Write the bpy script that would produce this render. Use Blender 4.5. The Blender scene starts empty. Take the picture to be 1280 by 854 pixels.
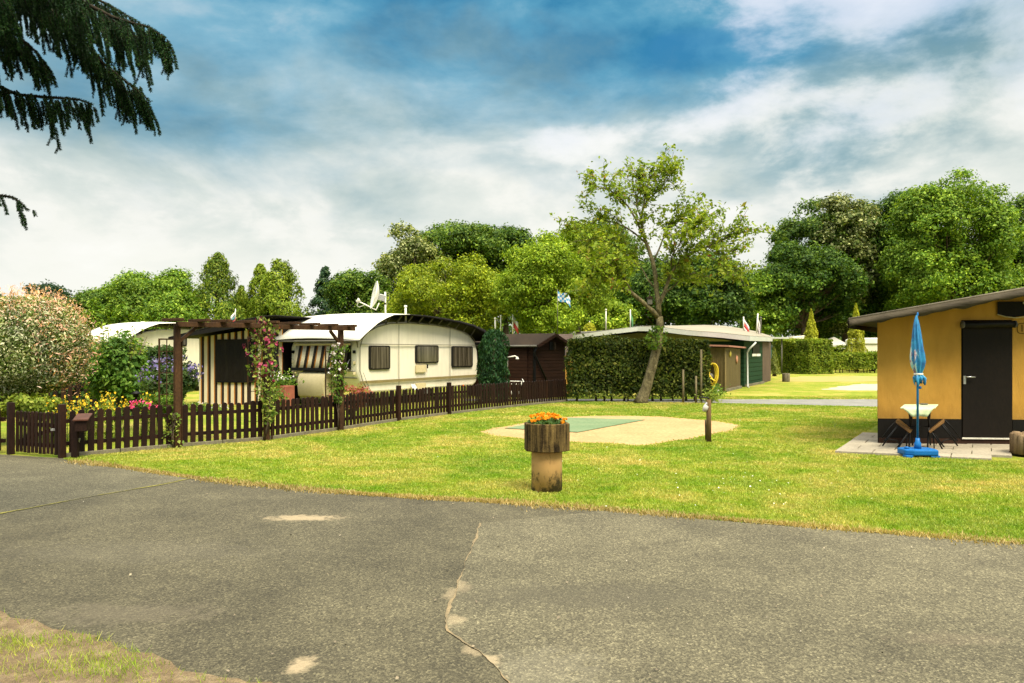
import bpy, bmesh, math, random
import numpy as np
from mathutils import Vector, Matrix
C = bpy.context.scene.collection
SC = bpy.context.scene
F, HZ, EYE = 950.0, 440.0, 1.5
R = math.radians
rnd = random.Random(7)
rng = np.random.default_rng(11)

# ---------- survey helpers: a photo point -> a place in the world -------------
def P(px, py, Y):
    return Vector(((px-640)/F*Y, Y, EYE-(py-HZ)/F*Y))
def G(px, py, z=0.0):
    Y = F*(EYE-z)/(py-HZ)
    return Vector(((px-640)/F*Y, Y, z))
class Plane:
    """a vertical wall plane through p0 running along d"""
    def __init__(s, p0, d):
        s.p0 = Vector((p0[0], p0[1])); s.d = Vector((d[0], d[1])).normalized()
        n = Vector((s.d.y, -s.d.x))
        if n.dot(-s.p0) < 0: n = -n
        s.n = n
    def hit(s, px, py):
        r = ((px-640)/F, 1.0)
        t = (s.p0.x*s.d.y - s.p0.y*s.d.x)/(r[0]*s.d.y - r[1]*s.d.x)
        q = Vector((r[0]*t, r[1]*t))
        return (q-s.p0).dot(s.d), EYE-(py-HZ)/F*t
    def pt(s, u, z, off=0.0):
        q = s.p0 + s.d*u + s.n*off
        return Vector((q.x, q.y, z))
    def at(s, px, py, off=0.0):
        u, z = s.hit(px, py); return s.pt(u, z, off)

# ---------- mesh builder -------------------------------------------------------
class MB:
    def __init__(s): s.v = []; s.f = []; s.sm = []
    def add(s, vs, fs, smooth=False):
        b = len(s.v); s.v += [Vector(v) for v in vs]
        for f in fs: s.f.append(tuple(i+b for i in f)); s.sm.append(smooth)
        return s
    def box(s, c, size, rz=0.0, rx=0.0, ry=0.0):
        x, y, z = (k/2 for k in size)
        M = Matrix.Translation(c) @ Matrix.Rotation(rz, 4, 'Z') @ Matrix.Rotation(ry, 4, 'Y') @ Matrix.Rotation(rx, 4, 'X')
        vs = [M @ Vector((a*x, b*y, d*z)) for a, b, d in ((-1,-1,-1),(1,-1,-1),(1,1,-1),(-1,1,-1),(-1,-1,1),(1,-1,1),(1,1,1),(-1,1,1))]
        return s.add(vs, [(0,3,2,1),(4,5,6,7),(0,1,5,4),(1,2,6,5),(2,3,7,6),(3,0,4,7)])
    def beam(s, a, b, w, h):
        """box bar from a to b, w across (horizontal), h high"""
        a, b = Vector(a), Vector(b); t = (b-a).normalized()
        up = Vector((0,0,1)) if abs(t.z) < .99 else Vector((1,0,0))
        sd = t.cross(up).normalized()*w/2; u = sd.cross(t).normalized()*h/2
        vs = []
        for p in (a, b): vs += [p-sd-u, p+sd-u, p+sd+u, p-sd+u]
        return s.add(vs, [(0,1,2,3)[::-1],(4,5,6,7),(0,1,5,4),(1,2,6,5),(2,3,7,6),(3,0,4,7)])
    def tube(s, pts, rad, n=8, caps=True):
        pts = [Vector(p) for p in pts]
        if not isinstance(rad, (list, tuple)): rad = [rad]*len(pts)
        vs, fs = [], []; prev = None
        for i, p in enumerate(pts):
            t = (pts[min(i+1, len(pts)-1)]-pts[max(i-1, 0)]).normalized()
            if prev is None:
                prev = t.orthogonal().normalized()
            u = (prev - t*prev.dot(t))
            u = u.normalized() if u.length > 1e-6 else t.orthogonal().normalized()
            prev = u; w = t.cross(u)
            for k in range(n):
                a = 2*math.pi*k/n
                vs.append(p + (u*math.cos(a)+w*math.sin(a))*rad[i])
        for i in range(len(pts)-1):
            for k in range(n):
                k2 = (k+1) % n
                fs.append((i*n+k, i*n+k2, (i+1)*n+k2, (i+1)*n+k))
        s.add(vs, fs, True)
        if caps:
            b = len(s.v)-len(vs)
            s.f.append(tuple(b+k for k in range(n))[::-1]); s.sm.append(False)
            s.f.append(tuple(b+(len(pts)-1)*n+k for k in range(n))); s.sm.append(False)
        return s
    def lathe(s, prof, c, n=24, axis=None, smooth=True, rot=0.0):
        """prof = [(r, h)...] around a vertical (or given) axis at c"""
        c = Vector(c); ax = Vector(axis).normalized() if axis else Vector((0,0,1))
        u = ax.orthogonal().normalized() if axis else Vector((1,0,0)); w = ax.cross(u)
        vs, fs = [], []
        for r, h in prof:
            for k in range(n):
                a = 2*math.pi*(k+rot)/n
                vs.append(c + ax*h + (u*math.cos(a)+w*math.sin(a))*max(r, 1e-4))
        for i in range(len(prof)-1):
            for k in range(n):
                k2 = (k+1) % n
                fs.append((i*n+k, i*n+k2, (i+1)*n+k2, (i+1)*n+k))
        s.add(vs, fs, smooth)
        return s
    def prism(s, poly, vec, smooth_sides=False):
        """closed polygon (3D points) extruded by vec"""
        n = len(poly); poly = [Vector(p) for p in poly]; vec = Vector(vec)
        vs = poly + [p+vec for p in poly]
        s.add(vs, [tuple(range(n))[::-1], tuple(range(n, 2*n))])
        b = len(s.v)-2*n
        for i in range(n):
            j = (i+1) % n
            s.f.append((b+i, b+j, b+n+j, b+n+i)); s.sm.append(smooth_sides)
        return s
    def sheet(s, rows, smooth=True):
        """grid surface, rows of equal length"""
        m = len(rows[0]); vs = [p for r in rows for p in r]
        fs = [(i*m+j, i*m+j+1, (i+1)*m+j+1, (i+1)*m+j) for i in range(len(rows)-1) for j in range(m-1)]
        return s.add(vs, fs, smooth)
    def poly(s, pts): return s.add(pts, [tuple(range(len(pts)))])

def root_of(o):
    while o.parent is not None: o = o.parent
    return o
def fixn(me):
    bm = bmesh.new(); bm.from_mesh(me); bmesh.ops.recalc_face_normals(bm, faces=bm.faces); bm.to_mesh(me); bm.free()
def obj(name, mb, m, parent=None, origin=None, bevel=0, fix=True, solid=0):
    base = root_of(parent).location if parent is not None else Vector(origin or (0,0,0))
    me = bpy.data.meshes.new(name)
    me.from_pydata([v-base for v in mb.v], [], mb.f)
    me.polygons.foreach_set('use_smooth', mb.sm)
    if fix: fixn(me)
    me.materials.append(m); me.update()
    o = bpy.data.objects.new(name, me); C.objects.link(o)
    if parent is not None: o.parent = parent
    else: o.location = base
    if solid:
        md = o.modifiers.new('s', 'SOLIDIFY'); md.thickness = solid; md.offset = 0
    if bevel:
        md = o.modifiers.new('b', 'BEVEL'); md.width = bevel; md.segments = 2; md.limit_method = 'ANGLE'
    return o
def tag(o, label, cat, group=None, kind=None):
    o['label'] = label; o['category'] = cat
    if group: o['group'] = group
    if kind: o['kind'] = kind
    return o
def thing(name, label, cat, loc, group=None):
    o = bpy.data.objects.new(name, None); C.objects.link(o); o.location = loc
    o.empty_display_size = .2
    return tag(o, label, cat, group)
def copy_part(src, parent, world_loc=None, rz=0.0):
    c = src.copy(); C.objects.link(c); c.parent = parent
    if world_loc is not None: c.location = Vector(world_loc)-root_of(parent).location
    c.rotation_euler = (0, 0, rz)
    return c
def copy_tree(root, loc, label, rz=0.0, scale=1.0):
    r = root.copy(); C.objects.link(r); r.location = loc; r.rotation_euler = (0,0,rz); r.scale = (scale,)*3; r['label'] = label
    for ch in list(root.children):
        c = ch.copy(); C.objects.link(c); c.parent = r
        for g in list(ch.children):
            d = g.copy(); C.objects.link(d); d.parent = c
    return r

# ---------- materials ----------------------------------------------------------
def newmat(name):
    m = bpy.data.materials.new(name); m.use_nodes = True
    nt = m.node_tree; nt.nodes.clear()
    out = nt.nodes.new('ShaderNodeOutputMaterial')
    return m, nt, out
def N(nt, t, **kw):
    n = nt.nodes.new(t)
    for k, v in kw.items():
        if k in n.inputs.keys(): n.inputs[k].default_value = v
        else: setattr(n, k, v)
    return n
def ramp(nt, fac, stops, interp='LINEAR'):
    r = nt.nodes.new('ShaderNodeValToRGB'); r.color_ramp.interpolation = interp
    e = r.color_ramp.elements
    while len(e) < len(stops): e.new(.5)
    for k, (p, c) in enumerate(stops):
        e[k].position = p
        e[k].color = (c, c, c, 1) if isinstance(c, (int, float)) else (*c, 1)
    nt.links.new(fac, r.inputs[0]); return r.outputs[0]
def mix(nt, a, b, fac, mode='MIX'):
    n = nt.nodes.new('ShaderNodeMix'); n.data_type = 'RGBA'; n.blend_type = mode
    def put(i, v):
        if hasattr(v, 'links'): nt.links.new(v, n.inputs[i])
        elif isinstance(v, (int, float)): n.inputs[i].default_value = v
        else: n.inputs[i].default_value = (*v, 1)
    put(0, fac); put(6, a); put(7, b)
    return n.outputs[2]
def math_(nt, op, a, b=0.0, clamp=False):
    n = nt.nodes.new('ShaderNodeMath'); n.operation = op; n.use_clamp = clamp
    for i, v in enumerate((a, b)):
        if hasattr(v, 'links'): nt.links.new(v, n.inputs[i])
        else: n.inputs[i].default_value = v
    return n.outputs[0]
def pos(nt, scale=(1,1,1), rz=0.0):
    g = nt.nodes.new('ShaderNodeNewGeometry')
    if scale == (1,1,1) and not rz: return g.outputs['Position']
    mp = N(nt, 'ShaderNodeMapping'); mp.inputs['Scale'].default_value = scale; mp.inputs['Rotation'].default_value = (0,0,rz)
    nt.links.new(g.outputs['Position'], mp.inputs['Vector']); return mp.outputs[0]
def noise(nt, vec, scale, detail=4, rough=.55, dist=0.0):
    n = N(nt, 'ShaderNodeTexNoise', Scale=scale, Detail=detail, Roughness=rough, Distortion=dist)
    nt.links.new(vec, n.inputs['Vector']); return n.outputs['Fac']
def bump(nt, h, strength=.3, dist=.01):
    b = N(nt, 'ShaderNodeBump', Strength=strength, Distance=dist); nt.links.new(h, b.inputs['Height']); return b.outputs[0]
def pmat(name, c1, c2=None, scale=3.0, stretch=(1,1,1), rough=.7, bstr=.0, bscale=60, bdist=.004, metal=0.0, spec=.16, rz=0.0, fine=.12):
    """weathered surface: two tones mottled by noise, a fine grain and a bump"""
    m, nt, out = newmat(name)
    b = N(nt, 'ShaderNodeBsdfPrincipled', Roughness=rough, Metallic=metal)
    b.inputs['Specular IOR Level'].default_value = spec
    c2 = c2 or tuple(k*.7 for k in c1)
    v = pos(nt, stretch, rz)
    f = noise(nt, v, scale, 6, .6)
    col = ramp(nt, f, [(.3, c2), (.68, c1)])
    g = noise(nt, v, scale*14, 3, .6)
    col = mix(nt, col, ramp(nt, g, [(.3, 1-fine*2), (.7, 1+fine)]), 1.0, 'MULTIPLY')
    nt.links.new(col, b.inputs['Base Color'])
    if bstr:
        nt.links.new(bump(nt, noise(nt, v, bscale, 4), bstr, bdist), b.inputs['Normal'])
    nt.links.new(b.outputs[0], out.inputs[0]); return m
def leafmat(name, stops, trans=.35, rough=.55, vary=.25, vscale=.5):
    """leaf: colour picked per leaf (attribute rnd), clumps drift in tone"""
    m, nt, out = newmat(name)
    a = nt.nodes.new('ShaderNodeAttribute'); a.attribute_name = 'rnd'
    col = ramp(nt, a.outputs['Fac'], stops)
    nv = noise(nt, pos(nt), vscale, 3)
    col = mix(nt, col, ramp(nt, nv, [(.3, (1-vary,1-vary,1-vary*.5)), (.7, (1+vary*.7,1+vary*.6,1))]), 1.0, 'MULTIPLY')
    b = N(nt, 'ShaderNodeBsdfPrincipled', Roughness=rough); b.inputs['Specular IOR Level'].default_value = .13
    nt.links.new(col, b.inputs['Base Color'])
    t = nt.nodes.new('ShaderNodeBsdfTranslucent')
    tc = mix(nt, col, (1.25, 1.2, .45), 1.0, 'MULTIPLY'); nt.links.new(tc, t.inputs[0])
    mx = N(nt, 'ShaderNodeMixShader'); mx.inputs[0].default_value = trans
    nt.links.new(b.outputs[0], mx.inputs[1]); nt.links.new(t.outputs[0], mx.inputs[2])
    nt.links.new(mx.outputs[0], out.inputs[0]); return m

# ---------- leaves -------------------------------------------------------------
def norm(a): return a/np.maximum(np.linalg.norm(a, axis=1, keepdims=True), 1e-9)
def leaf_obj(name, pts, nrm, size, m, parent=None, origin=None, aspect=.55, jit=.7, along=None):
    """one diamond leaf per point, facing roughly nrm; returns the mesh object"""
    n = len(pts); base = np.array(root_of(parent).location if parent is not None else (origin or (0,0,0)))
    nn = norm(np.asarray(nrm)*1.0 + rng.normal(size=(n,3))*jit)
    ref = rng.normal(size=(n,3)) if along is None else np.asarray(along)+rng.normal(size=(n,3))*.35
    t = norm(np.cross(np.cross(nn, ref), nn)); b = np.cross(nn, t)
    sz = (size*np.clip(np.exp(rng.normal(-.08, .34, size=(n,1))), .4, 2.0)) if np.isscalar(size) else np.asarray(size).reshape(n,1)
    p = np.asarray(pts)-base
    fold = nn*sz*.14
    V = np.stack([p-t*sz*.5, p+b*sz*.5*aspect+fold, p+t*sz*.5, p-b*sz*.5*aspect+fold], 1).reshape(-1,3)
    me = bpy.data.meshes.new(name)
    me.vertices.add(4*n); me.vertices.foreach_set('co', V.astype(np.float32).ravel())
    me.loops.add(4*n); me.loops.foreach_set('vertex_index', np.arange(4*n, dtype=np.int32))
    me.polygons.add(n); me.polygons.foreach_set('loop_start', np.arange(0, 4*n, 4, dtype=np.int32))
    try: me.polygons.foreach_set('loop_total', np.full(n, 4, dtype=np.int32))
    except Exception: pass
    at = me.attributes.new('rnd', 'FLOAT', 'FACE'); at.data.foreach_set('value', rng.random(n).astype(np.float32))
    me.update(calc_edges=True); me.validate()
    me.materials.append(m)
    o = bpy.data.objects.new(name, me); C.objects.link(o)
    if parent is not None: o.parent = parent
    else: o.location = tuple(base)
    return o
def unit(n):
    return norm(rng.normal(size=(n,3)))
def inpoly(x, y, poly):
    x = np.asarray(x); y = np.asarray(y); c = np.zeros(x.shape, bool); n = len(poly)
    for i in range(n):
        x1, y1 = poly[i][0], poly[i][1]; x2, y2 = poly[(i+1)%n][0], poly[(i+1)%n][1]
        if y1 == y2: continue
        k = ((y1 > y) != (y2 > y)) & (x < (x2-x1)*(y-y1)/(y2-y1)+x1); c ^= k
    return c
def rough_line(pts, step=.12, amp=.04, close=False, seed=3):
    """resample a ground outline and give it an uneven edge"""
    r = random.Random(seed); out = []; n = len(pts)
    for i in range(n if close else n-1):
        a, b = Vector(pts[i]), Vector(pts[(i+1) % n]); L = (b-a).length; k = max(1, int(L/step))
        nr = Vector((-(b-a).y, (b-a).x, 0)).normalized()
        for j in range(k):
            out.append(a.lerp(b, j/k) + nr*r.gauss(0, amp))
    if not close: out.append(Vector(pts[-1]))
    return out
EXPO, SKYK, ZEN = 2.2, .225, 4.5
# ============ camera, light, sky ==============================================
cam = bpy.data.cameras.new('camera'); co = bpy.data.objects.new('camera', cam); C.objects.link(co)
co.location = (0, 0, EYE); co.rotation_euler = (R(90), 0, 0)
cam.sensor_width = 36; cam.lens = 36*F/1280; cam.shift_y = (HZ-427)/1280
cam.clip_start = .05; cam.clip_end = 2000
SC.camera = co
SUN_EL, SUN_AZ = 58, 150          # azimuth clockwise from +Y: behind the viewer, on the right
sl = bpy.data.lights.new('sun', 'SUN'); so = bpy.data.objects.new('sun', sl); C.objects.link(so)
sl.energy = 1.5; sl.angle = R(28); sl.color = (1.0, .90, .70)
sdir = Vector((math.sin(R(SUN_AZ))*math.cos(R(SUN_EL)), math.cos(R(SUN_AZ))*math.cos(R(SUN_EL)), math.sin(R(SUN_EL))))
so.rotation_euler = sdir.to_track_quat('Z', 'Y').to_euler(); so.location = (5, -5, 20)
SC.view_settings.view_transform = 'Standard'; SC.view_settings.look = 'None'
SC.view_settings.gamma = 1; SC.view_settings.use_curve_mapping = False
SC.view_settings.exposure = EXPO
SC.cycles.max_bounces = 6; SC.cycles.diffuse_bounces = 3; SC.cycles.transparent_max_bounces = 6
SC.cycles.transmission_bounces = 3; SC.cycles.glossy_bounces = 2
SC.cycles.use_denoising = True
SC.cycles.caustics_reflective = False; SC.cycles.caustics_refractive = False

def make_world():
    w = bpy.data.worlds.new('World'); SC.world = w; w.use_nodes = True
    nt = w.node_tree; nt.nodes.clear()
    out = nt.nodes.new('ShaderNodeOutputWorld'); bg = nt.nodes.new('ShaderNodeBackground')
    sky = nt.nodes.new('ShaderNodeTexSky'); sky.sky_type = 'NISHITA'; sky.sun_disc = False
    sky.sun_elevation = R(SUN_EL); sky.sun_rotation = R(SUN_AZ); sky.ozone_density = 2.0
    tc = nt.nodes.new('ShaderNodeTexCoord'); sx = nt.nodes.new('ShaderNodeSeparateXYZ')
    nt.links.new(tc.outputs['Generated'], sx.inputs[0])
    x, y, z = sx.outputs
    def cloud(loc, sc, scale, rough, dist):
        mp = N(nt, 'ShaderNodeMapping'); mp.inputs['Location'].default_value = loc; mp.inputs['Scale'].default_value = sc
        nt.links.new(tc.outputs['Generated'], mp.inputs[0]); return noise(nt, mp.outputs[0], scale, 9, rough, dist)
    n1 = cloud((3.7, 1.1, .3), (1, 1, 1.9), 2.3, .52, .1)      # big cloud bodies
    n2 = cloud((6.1, 2.7, 1.3), (1, 1, 1.7), 7.0, .60, .25)    # puffs and torn edges
    n3 = cloud((1.3, 5.2, 2.4), (1, 1, 2.2), 4.2, .56, .2)     # lumpy lower deck
    def sm(v, a, b):
        m = nt.nodes.new('ShaderNodeMapRange'); m.interpolation_type = 'SMOOTHSTEP'
        nt.links.new(v, m.inputs[0]); m.inputs[1].default_value = a; m.inputs[2].default_value = b
        return m.outputs[0]
    jit = math_(nt, 'ADD', math_(nt, 'MULTIPLY', math_(nt, 'SUBTRACT', n1, .5), .34), math_(nt, 'MULTIPLY', math_(nt, 'SUBTRACT', n2, .5), .22))
    el = math_(nt, 'ADD', z, jit)
    az = math_(nt, 'DIVIDE', x, math_(nt, 'ADD', math_(nt, 'ABSOLUTE', y), .25))
    nm = math_(nt, 'ADD', math_(nt, 'MULTIPLY', n3, .62), math_(nt, 'MULTIPLY', n2, .38))
    # bright broken veil: creamy white near the horizon, pale grey and lilac higher up
    veil = ramp(nt, nm, [(.37, (.44, .56, .56)), (.45, (.66, .73, .70)), (.51, (.88, .89, .84)), (.60, (.97, .97, .93))])
    hi = sm(el, .22, .40)
    veil = mix(nt, veil, ramp(nt, nm, [(.36, (.28, .48, .66)), (.46, (.48, .62, .78)), (.54, (.66, .74, .87)), (.64, (.78, .83, .93))]), hi)
    low = math_(nt, 'SUBTRACT', 1.0, sm(el, .06, .23))
    veil = mix(nt, veil, (.94, .94, .86), math_(nt, 'MULTIPLY', low, .80))
    # slate cloud bank lying across the view, blue where it thins out above
    up = sm(math_(nt, 'ADD', el, math_(nt, 'MULTIPLY', az, .07)), .165, .255)
    side = math_(nt, 'SUBTRACT', 1.0, sm(math_(nt, 'ADD', az, math_(nt, 'MULTIPLY', math_(nt, 'SUBTRACT', nm, .5), 2.0)), .14, .40))
    bank = math_(nt, 'MULTIPLY', up, math_(nt, 'ADD', math_(nt, 'MULTIPLY', side, .86), .10), True)
    grey = ramp(nt, nm, [(.37, (.20, .36, .42)), (.46, (.32, .48, .53)), (.53, (.50, .62, .64)), (.60, (.74, .79, .77))])
    blue = ramp(nt, nm, [(.37, (.025, .215, .41)), (.46, (.085, .33, .51)), (.54, (.20, .45, .60)), (.62, (.42, .59, .69))])
    slate = mix(nt, grey, blue, sm(el, .235, .385))
    col = mix(nt, veil, slate, bank)
    # holes in the cloud that show the clear sky itself
    sk = mix(nt, sky.outputs[0], (.040, .115, .135), 1.0, 'MULTIPLY')
    hole = math_(nt, 'MULTIPLY', math_(nt, 'MULTIPLY', sm(n1, .52, .60), sm(z, .30, .41)), math_(nt, 'ADD', math_(nt, 'MULTIPLY', side, .8), .2))
    col = mix(nt, col, sk, math_(nt, 'MULTIPLY', hole, .62))
    # an overcast sky is brightest overhead
    zen = sm(z, .45, .9)
    col = mix(nt, col, (ZEN*1.0, ZEN*.97, ZEN*.90), math_(nt, 'MULTIPLY', zen, .9))
    nt.links.new(col, bg.inputs[0]); bg.inputs[1].default_value = SKYK
    nt.links.new(bg.outputs[0], out.inputs[0])
make_world()

# ============ ground ===========================================================
def lawn_color(nt):
    v = pos(nt)
    a = noise(nt, v, .55, 5, .6, .4); b = noise(nt, v, 2.6, 4, .6); c = noise(nt, v, 26, 3, .6)
    col = ramp(nt, a, [(.35, LAWN_G), (.49, LAWN_M), (.60, LAWN_Y)])
    col = mix(nt, col, ramp(nt, b, [(.36, LAWN_G), (.66, LAWN_Y)]), .42)
    return mix(nt, col, ramp(nt, c, [(.3, .72), (.7, 1.2)]), 1.0, 'MULTIPLY')
LAWN_G, LAWN_M, LAWN_Y = (.155, .285, .012), (.29, .375, .028), (.53, .45, .13)
def lawn_mat(name, blade):
    m, nt, out = newmat(name)
    col = lawn_color(nt)
    if blade:
        a = nt.nodes.new('ShaderNodeAttribute'); a.attribute_name = 'rnd'
        col = mix(nt, col, ramp(nt, a.outputs['Fac'], [(0, (.68,.76,.7)), (.6, (1,1.02,.9)), (.88, (1.12,1.10,1)), (.97, (1.55,1.28,1.7))]), 1.0, 'MULTIPLY')
        b = N(nt, 'ShaderNodeBsdfPrincipled', Roughness=.5); b.inputs['Specular IOR Level'].default_value = .25
        nt.links.new(col, b.inputs['Base Color'])
        t = nt.nodes.new('ShaderNodeBsdfTranslucent'); nt.links.new(mix(nt, col, (1.2,1.2,.6), 1.0, 'MULTIPLY'), t.inputs[0])
        mx = N(nt, 'ShaderNodeMixShader'); mx.inputs[0].default_value = .35
        nt.links.new(b.outputs[0], mx.inputs[1]); nt.links.new(t.outputs[0], mx.inputs[2]); nt.links.new(mx.outputs[0], out.inputs[0])
    else:
        col = mix(nt, col, (.66, .62, .50), 1.0, 'MULTIPLY')
        b = N(nt, 'ShaderNodeBsdfPrincipled', Roughness=.9); b.inputs['Specular IOR Level'].default_value = .1
        nt.links.new(col, b.inputs['Base Color'])
        nt.links.new(bump(nt, noise(nt, pos(nt), 45, 5, .7), .9, .03), b.inputs['Normal'])
        nt.links.new(b.outputs[0], out.inputs[0])
    return m
M_lawn = lawn_mat('lawn_soil', False); M_blade = lawn_mat('grass_blade', True)
g = MB().poly([Vector((-700,-60,0)), Vector((700,-60,0)), Vector((700,1200,0)), Vector((-700,1200,0))])
tag(obj('ground', g, M_lawn), 'mown green and yellowing lawn covering the whole site', 'lawn', kind='structure')

def asphalt(name, c_dark, c_light, stain=()):
    m, nt, out = newmat(name)
    v = pos(nt)
    big = noise(nt, v, .45, 5, .6, .5); mid = noise(nt, v, 2.2, 5, .65)
    col = ramp(nt, big, [(.33, c_dark), (.68, c_light)])
    col = mix(nt, col, ramp(nt, mid, [(.3, .80), (.7, 1.18)]), 1.0, 'MULTIPLY')
    st = N(nt, 'ShaderNodeTexVoronoi', Scale=92.0); nt.links.new(v, st.inputs['Vector'])
    stone = ramp(nt, st.outputs['Color'], [(.0, .48), (.45, .84), (.72, 1.17), (.93, 1.95)])
    col = mix(nt, col, stone, 1.0, 'MULTIPLY')
    st2 = N(nt, 'ShaderNodeTexVoronoi', Scale=190.0); nt.links.new(v, st2.inputs['Vector'])
    col = mix(nt, col, ramp(nt, st2.outputs['Color'], [(.1, .65), (.8, 1.35)]), 1.0, 'MULTIPLY')
    fn = noise(nt, v, 9, 6, .7)
    for (sx_, sy_, r, amt, tint) in stain:         # sand washed over, damp and worn spots
        d = N(nt, 'ShaderNodeVectorMath', operation='SUBTRACT'); nt.links.new(v, d.inputs[0]); d.inputs[1].default_value = (sx_, sy_, 0)
        s = N(nt, 'ShaderNodeVectorMath', operation='MULTIPLY'); nt.links.new(d.outputs[0], s.inputs[0]); s.inputs[1].default_value = (1/r[0], 1/r[1], 0)
        l = N(nt, 'ShaderNodeVectorMath', operation='LENGTH'); nt.links.new(s.outputs[0], l.inputs[0])
        k = math_(nt, 'ADD', l.outputs['Value'], math_(nt, 'MULTIPLY', math_(nt, 'SUBTRACT', fn, .5), 2.6))
        f = ramp(nt, k, [(.45, amt), (1.0, 0.0)])
        col = mix(nt, col, tint, f)
    b = N(nt, 'ShaderNodeBsdfPrincipled', Roughness=.85); b.inputs['Specular IOR Level'].default_value = .25
    nt.links.new(col, b.inputs['Base Color'])
    h = math_(nt, 'ADD', math_(nt, 'MULTIPLY', st.outputs['Distance'], 1.0), math_(nt, 'MULTIPLY', noise(nt, v, 160, 3), .6))
    nt.links.new(bump(nt, h, .55, .006), b.inputs['Normal'])
    nt.links.new(b.outputs[0], out.inputs[0]); return m
def xy(v): return (v.x, v.y)
SAND = (.30, .235, .14)
s1, s2, s3, s4 = G(380,648), G(376,833), G(150,690), G(40,800)
M_road = asphalt('asphalt_road', (.044,.0385,.0215), (.082,.072,.041),
   [(s1.x, s1.y, (.42,.14), .75, SAND), (s2.x, s2.y, (.075,.12), .75, SAND), (G(566,742).x, G(566,742).y, (.08,.14), .42, SAND), (G(590,812).x, G(590,812).y, (.06,.10), .45, SAND), (s4.x+.3, s4.y+.4, (.6,.22), .35, (.12,.10,.066)),
    (G(170,690).x, G(170,690).y, (1.3,.4), .25, (.09,.08,.055))])
M_light = asphalt('asphalt_old', (.070,.062,.036), (.104,.092,.054),
   [(G(1190,800).x, G(1190,800).y, (.35,.12), .15, (.16,.12,.08)), (G(680,840).x, G(680,840).y, (.4,.35), .2, (.18,.165,.12)), (G(572,735).x, G(572,735).y, (.10,.16), .42, SAND), (G(562,778).x+.03, G(562,778).y, (.07,.12), .42, SAND), (G(612,828).x, G(612,828).y, (.07,.10), .65, SAND),
    (G(720,745).x, G(720,745).y, (1.1,.30), .5, (.052,.046,.029))])
edge_px = [(95,577),(165,587),(240,598),(345,609),(450,618.5),(560,625),(640,629),(760,638),(900,650),(1050,662),(1280,680)]
EDGE = [G(*p) for p in edge_px]
ROAD = [Vector((-14,13.2,0)), Vector((-7.6,11.15,0)), Vector((-6.35,10.72,0))] + EDGE + [Vector((14,2.2,0)), Vector((40,-8,0)), Vector((40,-30,0)), Vector((-25,-30,0)), Vector((-25,13.2,0))]
def up(pts, z): return [Vector((p[0], p[1], z)) for p in pts]
tag(obj('road', MB().poly(up(ROAD, .003)), M_road), 'dark grey weathered asphalt road crossing the foreground', 'road', kind='structure')
# older, paler asphalt: the gateway on the left and the right half beyond the crack
dl = [G(0,571.5), G(60,575), G(95,577.5), G(165,587.5), G(238,598.2)]
DRV = dl + [G(170,612), G(100,624), G(0,643)] + [Vector((-9,8.6,0)), Vector((-12,9,0)), Vector((-12,12.2,0))]
tag(obj('driveway', MB().poly(up(DRV, .006)), asphalt('asphalt_gateway', (.070,.062,.036), (.096,.086,.051))), 'paler worn asphalt apron in front of the garden gate', 'driveway', kind='structure')
crack_px = [(601,655),(596,668),(588,690),(580,712),(570,735),(563,757),(557,778),(562,790),(578,801),(600,818),(622,838),(634,854),(660,900),(720,1000)]
CRACK = [G(*p) for p in crack_px]
def wander(line, step, seed):
    out = rough_line(line, step, 0, seed=seed); s = 0; res = []
    for i, p in enumerate(out):
        q = out[min(i+1, len(out)-1)]-out[max(i-1, 0)]; nr = Vector((-q.y, q.x, 0)).normalized(); s += step
        res.append(p+nr*(.006*math.sin(s*5+seed)+.005*math.sin(s*13.7+1)+.003*math.sin(s*31+seed*2)+.002*math.sin(s*71)))
    return res
CRACK = wander(CRACK, .03, 5)
RT = CRACK
LIGHT = [G(601,655), G(650,650), G(700,645), G(750,639.6), G(766,639.4)] + [p+Vector((0,-.07,0)) for p in EDGE[7:]][1:] + [Vector((14,2.0,0)), Vector((14,-3,0)), Vector((.6,-3,0))] + RT[::-1]
tag(obj('road_surface', MB().poly(up(LIGHT, .006)), M_light), 'paler old asphalt on the right of the sandy crack', 'road', kind='structure')
# crack filled with sand
def strip(line, w, z, seed, taper=True):
    r = random.Random(seed); pts = wander(line, .03, seed) if len(line) < 50 else line; a, b = [], []
    for i, p in enumerate(pts):
        q = pts[min(i+1, len(pts)-1)]-pts[max(i-1, 0)]; nr = Vector((-q.y, q.x, 0)).normalized()
        ww = w*max(.12, .6+.5*math.sin(i*.11)+.35*math.sin(i*.37+1)+r.gauss(0,.16))
        a.append(Vector((p.x, p.y, z))+nr*ww/2); b.append(Vector((p.x, p.y, z))-nr*ww/2)
    return MB().sheet([a, b], False)
M_sand = pmat('sand_fill', (.22,.165,.09), (.12,.10,.06), 6, rough=.95, bstr=.5, bscale=120)
M_verge = pmat('dry_verge', (.34,.24,.10), (.17,.15,.06), 3, rough=.95, bstr=.8, bscale=90, bdist=.01)
M_moss = pmat('moss', (.27,.25,.045), (.17,.15,.05), 9, rough=.95)
tag(obj('crack_sand', strip(CRACK, .016, .0085, 4), M_sand), 'thin sandy crack running down the middle of the road', 'crack', kind='structure')
tag(obj('crack_moss', strip([G(238,598.5), G(215,604), G(170,612), G(100,624), G(0,643)], .026, .0085, 6), M_moss), 'mossy joint between the gateway apron and the road', 'crack', kind='structure')
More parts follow.
